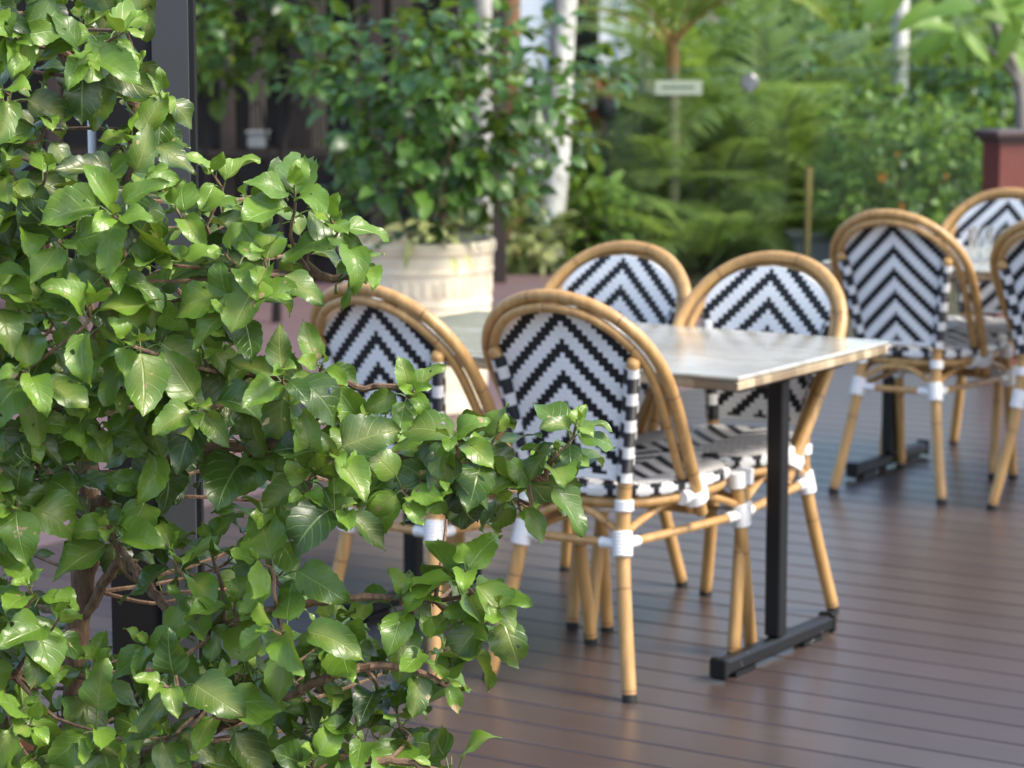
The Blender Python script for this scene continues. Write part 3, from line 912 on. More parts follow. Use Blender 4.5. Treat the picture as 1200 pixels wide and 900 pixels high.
for layer, T in (('front', tips), ('back', back_tips)):
    for (px, py, dep, sz) in T:
        P = loc(at(px, py, dep * SK))
        Pn = np.array(list(P))
        # twig from the nearest limb behind and below
        dd = np.linalg.norm((nodes_np - Pn) * np.array([1, 1, 1.15]) + np.array([0, 0, .02]), axis=1)
        q = Vector(nodes_np[int(np.argmin(dd))])
        away = (P - q); away = away.normalized() if away.length > .01 else Vector((0, -1, .3))
        ax = (away * .55 + Vector((rng.normal(0, .28), -.42 + rng.normal(0, .2), .42 + rng.normal(0, .25)))).normalized()
        mid = (q + P) / 2 + Vector((rng.normal(0, .012), rng.normal(0, .012), -.012))
        sp_ = spline([q, mid, P - ax * .03, P], 9)
        tw.tube(sp_, list(np.linspace(.0035, .0016, 9)), 5, caps=False)
        e1 = ax.orthogonal().normalized(); e2 = ax.cross(e1)
        k_n = int(rng.integers(6, 10)) if layer == 'front' else int(rng.integers(4, 7))
        ph0 = rng.uniform(0, 6.28)
        bright = rng.uniform(-.12, .18)
        for k_ in range(k_n):
            fr = k_ / (k_n - 1)                    # 0 = tip (young), 1 = oldest
            a_ = ph0 + k_ * 2.4 + rng.normal(0, .3)
            tilt = R(22 + 74 * fr ** .8 + rng.normal(0, 12))
            rd = e1 * math.cos(a_) + e2 * math.sin(a_)
            dv = ax * math.cos(tilt) + rd * math.sin(tilt)
            base = P - ax * (.052 * fr) * sz
            pl = (.006 + .020 * fr + rng.uniform(0, .008)) * sz
            tip = base + (dv * .75 + Vector((0, 0, .25))) * pl
            pet.tube([base, (base + tip) / 2 + Vector((0, 0, .002)), tip], [.0013, .0011, .001], 4, caps=False)
            droop = .05 + .75 * fr + rng.normal(0, .35)
            bd = (dv + Vector((0, 0, -1)) * droop * .8).normalized()
            nv = (Vector((0, 0, 1)) * .55 + ax * .75 + sun_h * .35 + Vector(rng.normal(0, .38, 3)))
            if abs(nv.normalized().dot(bd)) > .97: nv = nv + rd
            O.append(list(tip)); D.append(list(bd)); Nn.append(list(nv))
            ln = SK * (.025 + .042 * min(1, fr * 1.7)) * rng.uniform(.80, 1.25) * sz
            LL.append(ln)
            AGE_SHADE.append(np.clip(.03 + .70 * fr - bright * 1.4 + rng.normal(0, .2) + (.3 if layer == 'back' else 0), 0, 1))  # back layer pushed to the dark colour: painted shade inside the shrub
O = np.array(O); D = np.array(D); Nn = np.array(Nn); LL = np.array(LL); AGE_SHADE = np.array(AGE_SHADE)
nL = len(O)
leaf_field(O, D, Nn, LL, rng.uniform(.31, .43, nL), rng.uniform(.0, .75, nL), rng.normal(.55, .5, nL), None, AGE_SHADE, 14, 2, .038, .2, 'foliage', M['leaf_near'], SH)
tw.build('twigs', M['bark'], SH)
pet.build('leaf_stalks', M['stem_green'], SH)
# its pot stands below the frame
m = MB()
m.lathe([(.15, 0), (.155, .01), (.20, .40), (.215, .41), (.215, .45), (.195, .45), (.19, .41), (.19, .40)], 32)
po = m.build('planter_pot', M['terracotta']); po.location = (at(75, 1500, 3.44 * SK).x, 3.44 * SK, 0)
tag(po, 'round planter on the deck holding the big hibiscus shrub in the left foreground', 'planter')
print('leaves', nL)


# ------------------------------------------------------------------ background plants
def bush(name, label, cat, base, size, n_clump, per, leafL, mat, wood='bark', group=None, seed=1, h0=.1, W=.30, stems=4, youth=.35, core=True, droop=.45, stem_r=.012, shell=.55):
    rg_ = np.random.default_rng(seed)
    base = Vector(base)
    root = thing(name, label, cat, base, 0, group)
    sx, sy, sz = size
    O_, D_, N_, L_, A_ = [], [], [], [], []
    sm = MB()
    cl = []
    for i in range(n_clump):
        v = rg_.normal(0, 1, 3); v /= np.linalg.norm(v)
        r = shell + (1 - shell) * rg_.uniform(0, 1) ** .6
        r *= 1 + .16 * math.sin(v[0] * 5 + seed) + .10 * math.sin(v[2] * 7 + seed * 2)
        c_ = Vector((v[0] * sx * r, v[1] * sy * r, h0 + sz / 2 + v[2] * sz / 2 * r))
        if c_.z < .05: c_.z = .05 + rg_.uniform(0, .1)
        cl.append(c_)
        out = Vector((v[0], v[1], v[2] * .6 + .5)).normalized()
        br_ = rg_.uniform(-.25, .25)
        rc = leafL * 1.25
        for k in range(per):
            u_ = rg_.normal(0, 1, 3); u_ /= np.linalg.norm(u_)
            dv = (Vector(u_) + out * .8).normalized()
            p_ = c_ + Vector(u_) * rc * rg_.uniform(.1, .9)
            bd = (dv + Vector((0, 0, -droop))).normalized()
            O_.append(list(p_)); D_.append(list(bd)); N_.append(list(out * .6 + Vector((0, 0, .7)) + Vector(rg_.normal(0, .35, 3))))
            L_.append(leafL * rg_.uniform(.65, 1.3)); A_.append(np.clip(1 - youth + br_ + rg_.normal(0, .2), 0, 1))
    O_, D_, N_ = map(np.array, (O_, D_, N_))
    leaf_field(O_, D_, N_, np.array(L_), rg_.uniform(W * .8, W * 1.15, len(O_)), .3, .6, None, np.array(A_), 4, 1, 0, .1, 'foliage', M[mat], root)
    for i in range(stems):
        a = 6.28 * i / max(stems, 1) + rg_.uniform(0, 1)
        q = cl[int(rg_.integers(0, len(cl)))] * .8
        sm.tube(spline([(math.cos(a) * .04 * sx, math.sin(a) * .04 * sy, 0), (q.x * .35, q.y * .35, h0 + (q.z - h0) * .5), (q.x, q.y, q.z)], 8), list(np.linspace(stem_r, stem_r * .35, 8)), 6, caps=False)
    sm.build('stem', M[wood], root)
    return root


def frond_pack(base, az, L, el, sag, nleaf, ll, lw, rg_, twist=.0):
    """feather frond: rachis path and leaflet arrays"""
    P = []
    n = 14
    a = el
    p_ = Vector(base)
    hd = Vector((math.cos(az), math.sin(az), 0))
    for i in range(n + 1):
        P.append(p_.copy())
        p_ = p_ + (hd * math.cos(a) + Vector((0, 0, 1)) * math.sin(a)) * (L / n)
        a -= sag / n * (1 + i / n)
    O_, D_, N_, L_ = [], [], [], []
    sidev = Vector((-hd.y, hd.x, 0))
    for i in range(nleaf):
        t_ = .12 + .88 * i / (nleaf - 1)
        f_ = t_ * n; i0 = min(int(f_), n - 1); q = P[i0].lerp(P[i0 + 1], f_ - i0)
        tg = (P[i0 + 1] - P[i0]).normalized()
        up = sidev.cross(tg) * -1
        l_ = ll * (math.sin(PI * min(1, .12 + t_ * .86)) ** .6) * rg_.uniform(.9, 1.1)
        for s in (-1, 1):
            dv = tg * (.55 + .35 * t_) + sidev * s * .85 + up * .22 + Vector((0, 0, -.18)) + Vector(rg_.normal(0, .06, 3))
            O_.append(list(q)); D_.append(list(dv)); N_.append(list(up + Vector((0, 0, .4)))); L_.append(l_)
    return P, O_, D_, N_, L_


def palm(name, label, base, n_f, L, ll, mat, seed, el=(.5, 1.35), sag=(1.2, 2.0), nleaf=34, trunk_h=0, trunk_r=.06, trunk_mat='palm_bark', sheath=False, group=None, lw=.055, az_range=(0, 6.283), youth=.4, cane_stems=0):
    rg_ = np.random.default_rng(seed)
    root = thing(name, label, 'palm', base, 0, group)
    st = MB(); rb = MB()
    if trunk_h > 0:
        st.tube(spline([(0, 0, -.02), (.01, .0, trunk_h * .5), (0, 0, trunk_h)], 12), list(np.linspace(trunk_r * 1.15, trunk_r * .85, 12)), 12)
        st.build('trunk', M[trunk_mat], root)
    if sheath:
        s_ = MB(); s_.tube([(0, 0, trunk_h - .02), (0, 0, trunk_h + .10), (0, 0, trunk_h + .24)], [trunk_r * 1.0, trunk_r * 1.1, trunk_r * .5], 12); s_.build('crownshaft', M['palm_sheath'], root)
    O_, D_, N_, L_, A_ = [], [], [], [], []
    for i in range(n_f):
        az = az_range[0] + (az_range[1] - az_range[0]) * ((i * .618) % 1) + rg_.normal(0, .15)
        e = rg_.uniform(*el)
        bp_ = Vector((math.cos(az) * .03, math.sin(az) * .03, trunk_h + (.15 if sheath else 0) + rg_.uniform(0, .06)))
        if trunk_h == 0: bp_ = Vector((rg_.normal(0, .10), rg_.normal(0, .10), .02))
        P, o_, d_, n_, l_ = frond_pack(bp_, az, L * rg_.uniform(.75, 1.15), e, rg_.uniform(*sag), nleaf, ll, lw, rg_)
        rb.tube(P, list(np.linspace(.011, .003, len(P))), 5, caps=False)
        O_ += o_; D_ += d_; N_ += n_; L_ += l_; A_ += [float(np.clip(1 - youth + rg_.normal(0, .22), 0, 1))] * len(o_)
    leaf_field(np.array(O_), np.array(D_), np.array(N_), np.array(L_), lw, .25, .55, None, np.array(A_), 4, 1, 0, 0, 'fronds', M[mat], root)
    rb.build('frond_stalks', M['palm_sheath' if sheath else 'stem_green'], root)
    return root


def tree(name, label, base, lean, h, r, crown, seed, mat='leaf_dark', wood='white_bark', leafL=.16, n_clump=120, per=10, cat='tree', group=None, limbs=5, youth=.3):
    rg_ = np.random.default_rng(seed)
    root = thing(name, label, cat, base, 0, group)
    m = MB()
    top = Vector((lean[0], lean[1], h))
    m.tube([q for q in spline([(0, 0, -.05), (lean[0] * .45 + rg_.normal(0, .02), lean[1] * .45, h * .5), top], 14)], list(np.linspace(r * 1.2, r * .7, 14) * (1 + rg_.normal(0, .04, 14))), 12)
    m.build('trunk', M[wood], root)
    O_, D_, N_, L_, A_ = [], [], [], [], []
    lm = MB()
    cx, cy, cz = crown[0] / 2, crown[1] / 2, crown[2] / 2
    cc_ = top + Vector((0, 0, cz * .55))
    for i in range(n_clump):
        v = rg_.normal(0, 1, 3); v /= np.linalg.norm(v)
        rr = (.35 + .65 * rg_.uniform(0, 1) ** .5) * (1 + .2 * math.sin(v[0] * 4 + seed) + .12 * math.sin(v[2] * 6 + 2 * seed))
        c_ = cc_ + Vector((v[0] * cx * rr, v[1] * cy * rr, v[2] * cz * rr))
        out = Vector((v[0], v[1], v[2] * .5 + .5)).normalized()
        br_ = rg_.uniform(-.3, .3)
        if i < limbs * 3 and rr > .5:
            lm.tube(spline([top * .86, top.lerp(c_, .5) + Vector(rg_.normal(0, .04, 3)), c_], 7), list(np.linspace(r * .4, r * .1, 7)), 6, caps=False)
        for k in range(per):
            u_ = rg_.normal(0, 1, 3); u_ /= np.linalg.norm(u_)
            p_ = c_ + Vector(u_) * leafL * 1.6 * rg_.uniform(.1, 1)
            O_.append(list(p_)); D_.append(list(Vector(u_) + out * .6 + Vector((0, 0, -.5)))); N_.append(list(out * .5 + Vector((0, 0, .8)) + Vector(rg_.normal(0, .35, 3))))
            L_.append(leafL * rg_.uniform(.7, 1.3)); A_.append(float(np.clip(1 - youth + br_ + rg_.normal(0, .18), 0, 1)))
    leaf_field(np.array(O_), np.array(D_), np.array(N_), np.array(L_), .3, .3, .6, None, np.array(A_), 4, 1, 0, .1, 'crown', M[mat], root)
    if lm.v: lm.build('limb', M[wood], root)
    return root


# potted hibiscus behind the near table
PB = ground(490, 474)
PX, PY = PB.x, 10.62
pot = thing('flower_pot', 'round cream ceramic pot with a relief band, on the brick paving behind the near table', 'pot', (PX, PY, -.012))
m = MB()
m.lathe([(.262, 0), (.276, .012), (.286, .20), (.289, .205), (.290, .225), (.288, .23), (.297, .43), (.3005, .434), (.3015, .452), (.299, .456), (.303, .56), (.3075, .565), (.3085, .580), (.305, .585), (.307, .635), (.316, .645), (.319, .675), (.312, .69), (.296, .69), (.290, .64), (.285, .62)], 56)
m.build('pot_body', M['pot_cream'], pot, angle=25)
m = MB()
for k in range(44):
    a = 2 * PI * k / 44
    m.box((math.cos(a) * .2995, math.sin(a) * .2995, .512), (.008, .022, .062), a, bev=.004)
m.build('relief_band', M['pot_cream'], pot, angle=30)
m = MB(); m.lathe([(.286, .60), (.286, .63)], 32); m.build('soil', M['soil_dark'], pot)
bush('potted_hibiscus', 'dense dark green hibiscus bush growing in the cream pot', 'shrub', (PX + .09, PY, .60), (.66, .55, 1.15), 150, 9, .085, 'leaf_pot', seed=3, h0=.02, stems=7, youth=.28, W=.34, shell=.25)
bush('variegated_plant', 'small pale cream leaved plant hanging over the rim of the cream pot', 'plant', (PX + .03, PY - .27, .64), (.10, .05, .12), 5, 7, .09, 'leaf_pale', seed=5, h0=.02, stems=2, youth=.6, W=.26, stem_r=.005, droop=.7)

# dark pavilion on the left
FY = 15.6
pv = thing('timber_pavilion', 'dark timber building with black windows and brown posts behind the potted bush', 'building', (-4.0, FY, -.012))
def lx(px): return at(px, 100, FY).x + 4.0
m = MB(); m.box((-.15, 1.6, 1.55), (7.2, 3.0, 3.1)); m.build('wall', M['dark_timber'], pv, smooth=False)
m = MB(); m.box((-.15, 1.5, 3.2), (7.8, 3.9, .14), bev=.02); m.build('roof', M['roof_grey'], pv, smooth=False)
for px in (-330, -150, 60, 265, 350, 440, 530, 585):
    m = MB(); m.box((lx(px), .07, 1.55), (.085 if px != 350 else .13, .10, 3.1), bev=.008); m.build('post', M['dark_timber' if px in (350, 530) else 'brown_timber'], pv, smooth=False)
for a, b_ in ((-320, -160), (-140, 50), (70, 255), (275, 340), (361, 430), (450, 520)):
    x0, x1 = lx(a), lx(b_)
    m = MB(); m.box(((x0 + x1) / 2, .092, 1.25), (x1 - x0, .02, 2.1)); wn_ = m.build('window', M['window_glass'], pv, smooth=False)
    for zz in (.20, .78, 2.30):
        m = MB(); m.box(((x0 + x1) / 2, .078, zz), (x1 - x0, .03, .06)); m.build('sash', M['dark_timber'], wn_, smooth=False)
for px, zt, w_ in ((300, 1.05, .10), (372, 1.5, .09), (425, 1.6, .09), (470, 1.6, .12)):
    m = MB()
    for k in range(4): m.box((lx(px) + (k - 1.5) * w_ / 4, .060, .78 + zt / 2), (w_ / 4 - .004, .028, zt), bev=.008)
    m.build('curtain', M['curtain'], pv, smooth=True)
# small pale box on the ledge
m = MB(); m.box((0, 0, .05), (.12, .10, .09), bev=.01); m.box((0, 0, .1), (.135, .115, .015), bev=.004)
bx_ = at(303, 187, FY - .12)
lo = m.build('storage_tin', M['concrete'], smooth=False); lo.location = (bx_.x, FY - .14, .80 - .012); tag(lo, 'small grey tin on the dark ledge of the timber building', 'tin')
m = MB(); m.box((lx(320), -.13, .765), (2.4, .30, .045), bev=.006); m.build('ledge', M['dark_timber'], pv, smooth=False)
# vine in front of the pavilion
bush('leafy_climber', 'loose dark green climber with a few white flowers in front of the dark timber building', 'shrub', (at(320, 60, 13.6).x, 13.6, -.012), (.42, .3, 1.0), 46, 7, .10, 'leaf_pot', seed=11, h0=1.02, wood='dark_timber', stems=5, youth=.35, W=.36, shell=.1)
bush('round_leaf_shrub', 'shrub with large round leaves beside the grey column, against the dark building', 'shrub', (at(240, 60, 13.9).x, 13.9, -.012), (.22, .2, .5), 12, 5, .13, 'leaf_bush', seed=12, h0=1.15, wood='dark_timber', stems=3, youth=.15, W=.46, shell=.1)

# pale house further back
hs = thing('pale_house', 'pale blue white house wall with a dark window, far behind the white trunks', 'building', (.72, 27, -.1))
m = MB(); m.box((0, 0, 1.9), (1.7, .5, 3.8)); m.build('wall', M['pale_wall'], hs, smooth=False)
xw = at(678, 60, 26.7).x - .72
m = MB(); m.box((xw, -.262, 1.75), (.42, .03, 1.5)); w1 = m.build('window', M['window_glass'], hs, smooth=False)
m = MB()
for dx in (-.23, .23): m.box((xw + dx, -.272, 1.75), (.05, .05, 1.6))
for dz in (.98, 2.52): m.box((xw, -.272, dz), (.51, .05, .05))
m.build('frame', M['white_paint'], w1, smooth=False)
m = MB()
for k in range(3): m.box((xw + .42 + k * .16, -.262, 1.9), (.02, .03, 3.7))
m.build('cladding_battens', M['white_paint'], hs, smooth=False)
m = MB(); m.box((0, 0, 3.86), (2.1, 1.2, .12)); m.build('roof', M['roof_grey'], hs, smooth=False)

# trunks that pass out of the top of the picture
def foot(px, py): return ground(px, py)
b1 = foot(642, 310); tree('white_trunk_tree', 'slim tree with a mottled white trunk right of the potted bush, leaning slightly right', (b1.x, b1.y, -.02), ((at(668, 0, b1.y).x - b1.x) * 2.2, .05), 4.6, .078, (2.2, 2.0, 1.5), 21, n_clump=80, leafL=.17)
b1 = foot(566, 306); tree('white_trunk_tree', 'slim tree with a white trunk half hidden by the potted bush', (b1.x, b1.y + .2, -.02), (.06, .05), 4.7, .075, (2.0, 1.8, 1.4), 22, n_clump=70, leafL=.17)
b1 = foot(595, 300); tree('brown_trunk_tree', 'tree with a brown trunk standing between the two white trunks', (b1.x, b1.y + .5, -.02), (-.04, .05), 4.8, .088, (2.0, 1.8, 1.4), 23, wood='brown_bark', n_clump=60, leafL=.17)
b1 = foot(768, 285); tree('white_trunk_tree', 'thin pale trunk left of the ringed palm, beyond the glass fence', (b1.x, b1.y + 1.5, -.05), (-.03, .0), 4.4, .045, (1.6, 1.5, 1.2), 24, n_clump=50, leafL=.17)
b1 = foot(1062, 290); tree('white_trunk_tree', 'thin straight white trunk above the flowering bush', (b1.x + .1, b1.y + 1.2, -.05), (.0, .0), 4.5, .055, (1.8, 1.6, 1.2), 25, n_clump=60, leafL=.17, mat='leaf_bush')

# low plants at the foot of the trunks
bush('garden_shrub', 'low yellow green shrub at the foot of the white trunk right of the pot', 'shrub', (at(610, 300, 16.4).x, 16.45, -.08), (.30, .22, .52), 40, 8, .10, 'leaf_pale', seed=31, h0=.02, stems=4, youth=.2)
bush('garden_shrub', 'low bright green shrub between the white trunk and the glass fence edge', 'shrub', (at(690, 290, 16.7).x, 16.8, -.08), (.30, .25, .60), 44, 8, .10, 'leaf_bush', seed=32, h0=.02, stems=4, youth=.5)
bush('garden_shrub', 'leafy bush behind the white trunk, below the dark window of the pale house', 'shrub', (at(640, 200, 18.2).x, 18.3, -.1), (.62, .4, 1.0), 80, 8, .11, 'leaf_bush', seed=33, h0=.1, stems=4, youth=.3)
bush('red_leaf_plant', 'small dark red leaved plant beside the white trunk, beyond the fence edge', 'plant', (at(704, 105, 18.6).x, 18.6, -.1), (.10, .10, .20), 8, 5, .10, 'red_leaf', seed=34, h0=.95, stems=3, youth=.5)
b1 = at(711, 127, 18.0)
lp = thing('garden_lamp', 'small dark round garden lamp on a post left of the ferny palms', 'lamp', (b1.x, 18.0, -.1))
m = MB(); m.lathe([(.02, -.075), (.055, -.06), (.075, 0), (.055, .055), (.015, .075)], 16, Matrix.Translation((0, 0, b1.z + .1))); m.build('globe', M['dark_ball'], lp)
m = MB(); m.tube([(0, 0, 0), (0, 0, b1.z + .03)], .014, 8); m.build('pole', M['dark_ball'], lp)

# feathery palms
PG = 'feathery palms beyond the glass fence'
for (px, py, dep, n_f, L, ll, mt, sd_, el, lab) in (
        (770, 300, 18.2, 30, 1.4, .30, 'leaf_palm', 41, (.7, 1.4), 'bushy feathery palm clump straight above the left opposite chair'),
        (845, 300, 18.6, 32, 1.45, .30, 'leaf_palm', 42, (.7, 1.42), 'bushy feathery palm clump right of the ringed palm trunk, low over the table'),
        (725, 300, 18.9, 16, 1.0, .28, 'leaf_palm', 43, (.3, 1.2), 'smaller feathery palm clump next to the left end of the glass fence'),
        (810, 250, 20.4, 26, 1.7, .36, 'leaf_palm', 44, (.6, 1.3), 'tall bright feathery palm behind the sign on the fence'),
        (905, 270, 21.8, 20, 2.0, .40, 'leaf_palm_blue', 45, (.6, 1.25), 'tall blue green palm over the dark hollow'),
        (965, 260, 21.6, 20, 1.9, .40, 'leaf_palm_blue', 46, (.5, 1.25), 'blue green palm left of the thin white trunk on the right'),
        (880, 300, 18.1, 22, 1.1, .30, 'leaf_palm', 141, (.6, 1.35), 'feathery palm clump just left of the concrete kerb'),
        (805, 300, 17.95, 22, .95, .27, 'leaf_palm', 142, (.3, 1.2), 'low feathery palm clump closest to the glass, above the two opposite chairs'),
        (770, 250, 20.0, 24, 1.6, .36, 'leaf_palm', 143, (.6, 1.3), 'tall feathery palm left of the ringed trunk'),
        (865, 250, 20.2, 24, 1.6, .36, 'leaf_palm', 144, (.6, 1.3), 'tall feathery palm below the round fence latch'),
        (845, 250, 19.6, 22, 2.5, .42, 'leaf_palm', 151, (1.0, 1.5), 'tallest feathery palm, its pale fronds arching up past the top of the fence'),
        (818, 250, 20.2, 16, 2.4, .40, 'leaf_palm', 153, (1.1, 1.5), 'tall light green feathery palm beside the ringed trunk, its fronds arching past the sign'),
        (890, 250, 18.9, 16, 2.3, .42, 'leaf_palm', 154, (1.05, 1.5), 'tall light feathery palm between the fence latch and the thin white trunk'),
        (925, 250, 20.2, 20, 2.4, .42, 'leaf_palm_blue', 152, (.95, 1.5), 'tall greyish feathery palm arching over the dark hollow'),
        (800, 300, 17.25, 18, .85, .26, 'leaf_palm', 155, (.6, 1.35), 'low bright feathery palm at the foot of the ringed trunk'),
        (735, 260, 21.5, 18, 1.15, .33, 'leaf_palm_blue', 47, (.6, 1.35), 'blue green palm in front of the pale house wall')):
    b1 = at(px, py, dep)
    palm('feather_palm', lab, (b1.x, dep, -.1), n_f, L, ll, mt, sd_, el, (.8, 1.6), nleaf=50, lw=.036, group=PG, youth=.45 if mt == 'leaf_palm' else .3)
b1 = at(787, 290, 17.7)
palm('ringed_palm', 'slender palm with a ringed pale green trunk and orange leaf bases, behind the small sign', (b1.x, 17.7, -.1), 9, 1.2, .34, 'leaf_palm', 48, (.75, 1.35), (.7, 1.5), trunk_h=1.30, trunk_r=.042, sheath=True, youth=.4)
# dark stump-like trunk in the hollow
b1 = at(895, 260, 20.6)
tree('old_palm_trunk', 'dark rough leaning trunk in the shaded hollow right of the feathery palms', (b1.x + .1, 20.6, -.1), (-.18, .05), 1.0, .17, (1.2, 1.0, .7), 51, wood='dark_timber', n_clump=40, leafL=.2)
b1 = at(946, 262, 16.5)
m = MB(); m.tube([(0, 0, 0), (.0, .0, .72)], [.015, .024], 10); sk = m.build('garden_stake', M['stake_wood']); sk.location = (b1.x, 16.5, -.1)
tag(sk, 'short yellowish wooden stake standing in the dark hollow', 'stake')

# flowering bush with orange blooms
b1 = at(1065, 250, 16.6)
fb = bush('flowering_bush', 'round green bush with a few orange flowers left of the red brown post', 'shrub', (b1.x, 16.9, -.08), (.60, .48, 1.12), 170, 9, .085, 'leaf_bush', seed=61, h0=.05, stems=6, youth=.42, shell=.4)
def flower(px, py, dep, s=.05):
    p_ = at(px, py, dep) - fb.location
    k = 6
    o_ = np.array([list(p_)] * k); a_ = np.arange(k) * 2 * PI / k
    d_ = np.stack([np.cos(a_), -np.full(k, .35), np.sin(a_)], 1)
    leaf_field(o_, d_, np.tile([[0, -1, .2]], (k, 1)), s, .42, .3, .4, None, rng.uniform(0, 1, k), 4, 1, 0, .1, 'flower', M['petal'], fb)
flower(1034, 208, 16.36, .036); flower(1051, 180, 16.5, .018); flower(1057, 242, 16.36, .024); flower(1109, 206, 16.45, .015)
bush('garden_shrub', 'dark leafy shrub behind the flowering bush, below the big pale leaves', 'shrub', (at(1120, 200, 18.0).x, 18.2, -.1), (.75, .5, 1.35), 120, 8, .11, 'leaf_pot', seed=62, h0=.1, stems=5, youth=.25)
bush('garden_shrub', 'bright green shrub at the right edge of the picture behind the red brown post', 'shrub', (at(1205, 250, 16.8).x, 16.9, -.08), (.36, .4, 1.0), 70, 8, .10, 'leaf_bush', seed=63, h0=.05, stems=4, youth=.45)
# big leaved tree at the upper right
fr_b = at(1190, 300, 15.6)
ft = thing('broad_leaf_tree', 'small tree with very large light green leaves at the upper right, grey leaning trunk', 'tree', (fr_b.x, 15.6, -.05))
top = at(1150, -20, 15.6) - ft.location
m = MB(); m.tube(spline([(0, 0, 0), at(1197, 120, 15.6) - ft.location, at(1172, 45, 15.6) - ft.location, top], 16), list(np.linspace(.045, .028, 16)), 10); m.build('trunk', M['grey_bark'], ft)
m = MB(); m.tube(spline([at(1195, 100, 15.6) - ft.location, at(1165, 62, 15.4) - ft.location, at(1120, 40, 15.3) - ft.location], 8), list(np.linspace(.02, .01, 8)), 8); m.build('limb', M['grey_bark'], ft)
O_, D_, N_, L_ = [], [], [], []
for (px, py, dx, dz, l_) in ((1120, 40, -.9, -.35, .42), (1120, 38, -.5, -.7, .34), (1125, 36, .1, -.9, .30), (1120, 34, -.9, .15, .36), (1128, 34, .5, -.6, .34), (1150, 15, .9, -.35, .46), (1150, 10, .7, .3, .44), (1145, 5, -.8, -.1, .5), (1150, 8, .95, -.05, .5), (1172, 40, .8, -.6, .38),
                             (1060, -25, -.8, -.62, .50), (1060, -25, -.3, -.9, .36), (1160, -20, .5, -.75, .42), (1190, 60, .6, -.9, .40), (1095, 5, -.9, -.5, .36), (1195, 20, -.3, -.9, .4)):
    O_.append(list(at(px, py, 15.3 + rng.uniform(-.15, .15)) - ft.location)); D_.append([dx, rng.uniform(-.5, .1), dz]); N_.append([rng.normal(0, .2), -.7, .75]); L_.append(l_ * .8)
leaf_field(np.array(O_), np.array(D_), np.array(N_), np.array(L_), .20, .3, .5, None, rng.uniform(.0, .7, len(O_)), 8, 2, 0, .08, 'crown', M['leaf_big'], ft)

# glass pool fence
GY = 16.15
x0 = at(705, 200, GY).x; x1 = at(930, 200, GY).x; x2 = at(1150, 200, GY).x
fz = thing('glass_fence', 'clear frameless glass fence panels in front of the feathery palms', 'fence', (x0, GY, -.08))
for a, b_ in ((x0, x1), (x1 + .02, x2)):
    m = MB(); m.box(((a + b_) / 2 - x0, 0, .685), (b_ - a - .012, .012, 1.26)); pn = m.build('glass_panel', M['pool_glass'], fz, smooth=False)
    m = MB(); m.box(((a + b_) / 2 - x0, 0, 1.317), (b_ - a - .012, .0125, .004)); m.build('polished_edge', M['glass_edge'], pn, smooth=False)
    for q in (.25, .75):
        m = MB(); m.box((a + (b_ - a) * q - x0, 0, .06), (.05, .05, .12), bev=.006); m.build('spigot', M['chrome'], fz, smooth=False)
c = at(878, 97, GY)
m = MB(); m.lathe([(.052, -.028), (.055, -.02), (.055, .02), (.045, .03)], 20, Matrix.Translation((c.x - x0, 0, c.z + .08)) @ Matrix.Rotation(PI / 2, 4, 'X'))
m.box((c.x - x0, -.034, c.z + .08), (.022, .016, .12), bev=.004); m.build('latch', M['chrome'], fz, angle=30)
c = at(795, 103, GY - .02)
sg = thing('fence_sign', 'small pale green rectangular sign fixed to the glass fence in front of the ringed palm', 'sign', (c.x, GY - .016, c.z))
m = MB(); m.box((0, 0, 0), (.285, .008, .086), bev=.003); m.build('plate', M['sign_plate'], sg, smooth=False)
m = MB()
xx = -.10
for wd in (.012, .02, .016, .02, .010, .018, .02, .014, .018):
    m.box((xx + wd / 2, -.0052, .004), (wd, .002, .016)); xx += wd + .006
m.build('blurred_line', M['sign_ink'], sg, smooth=False)
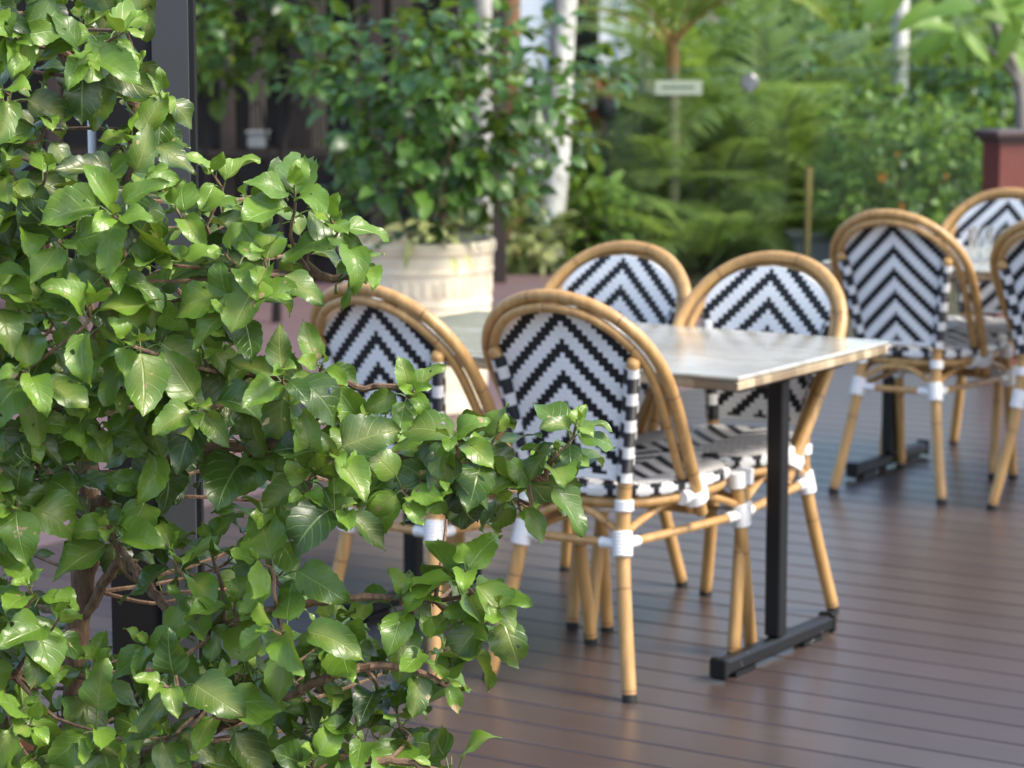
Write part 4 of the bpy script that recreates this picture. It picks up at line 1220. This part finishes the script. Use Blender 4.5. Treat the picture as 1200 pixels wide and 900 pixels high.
# kerb / concrete bench right of the palms
c = at(955, 292, 17.2)
m = MB(); m.box((0, 0, .10), (4.2, .42, .24), bev=.015); m.box((0, .0, .235), (4.26, .46, .035), bev=.01)
kb = m.build('concrete_kerb', M['concrete'], smooth=False); kb.location = (c.x + 1.95, 17.35, -.1)
tag(kb, 'low grey blue concrete kerb at the foot of the garden, left of the flowering bush', 'kerb')

# red brown newel post on the deck's far side
c = ground(1172, 425)
nw = thing('timber_post', 'stout red brown timber post with a dark cap behind the far right chairs', 'post', (c.x, c.y, 0), R(20))
hh = at(1172, 152, c.y).z
m = MB(); m.box((0, 0, (hh - .04) / 2), (.150, .150, hh - .04), bev=.006); m.build('shaft', M['red_timber'], nw, smooth=False)
m = MB(); m.box((0, 0, hh - .018), (.215, .215, .036), bev=.008); m.box((0, 0, hh - .046), (.18, .18, .02), bev=.004); m.build('cap', M['cap_timber'], nw, smooth=False)

# row of trees closing the garden
far = [(-9.5, 22, 'leaf_dark'), (-6.5, 23, 'leaf_dark'), (-2.6, 23.5, 'leaf_dark'), (-1.4, 22.3, 'leaf_bush'), (3.0, 23.2, 'leaf_dark'), (4.6, 22.0, 'leaf_bush'), (6.3, 23.0, 'leaf_dark'), (8.4, 22.4, 'leaf_bush'), (11, 23, 'leaf_dark'), (5.4, 24.6, 'leaf_dark'), (2.75, 22.4, 'leaf_bush'), (3.9, 24.4, 'leaf_dark'), (2.5, 25.2, 'leaf_bush')]
labs = ['far leafy tree well left of the dark building', 'far dark tree behind the left end of the timber building', 'far tree behind the right end of the timber building', 'light green tree behind the white trunks', 'dark tree behind the blue green palms', 'light green tree behind the thin white trunk at right', 'dark tree at right between the thin white trunk and the red brown post', 'light green tree at the far right beyond the fence', 'dark tree outermost on the right', 'dark tree deep in the garden behind the flowering bush', 'light green tree behind the ringed palm', 'dark tree behind the broad leaved tree, deepest in the garden', 'light green tree deepest in the garden, right of the pale house']
for i, ((x, y, mt), lb) in enumerate(zip(far, labs)):
    tree('garden_tree', lb, (x, y, -.1), (rng.normal(0, .08), 0), .62, .09, (2.7, 1.6, 1.62), 100 + i, mt, 'grey_bark', .17, 190, 9, group='trees at the back of the garden', youth=.35)
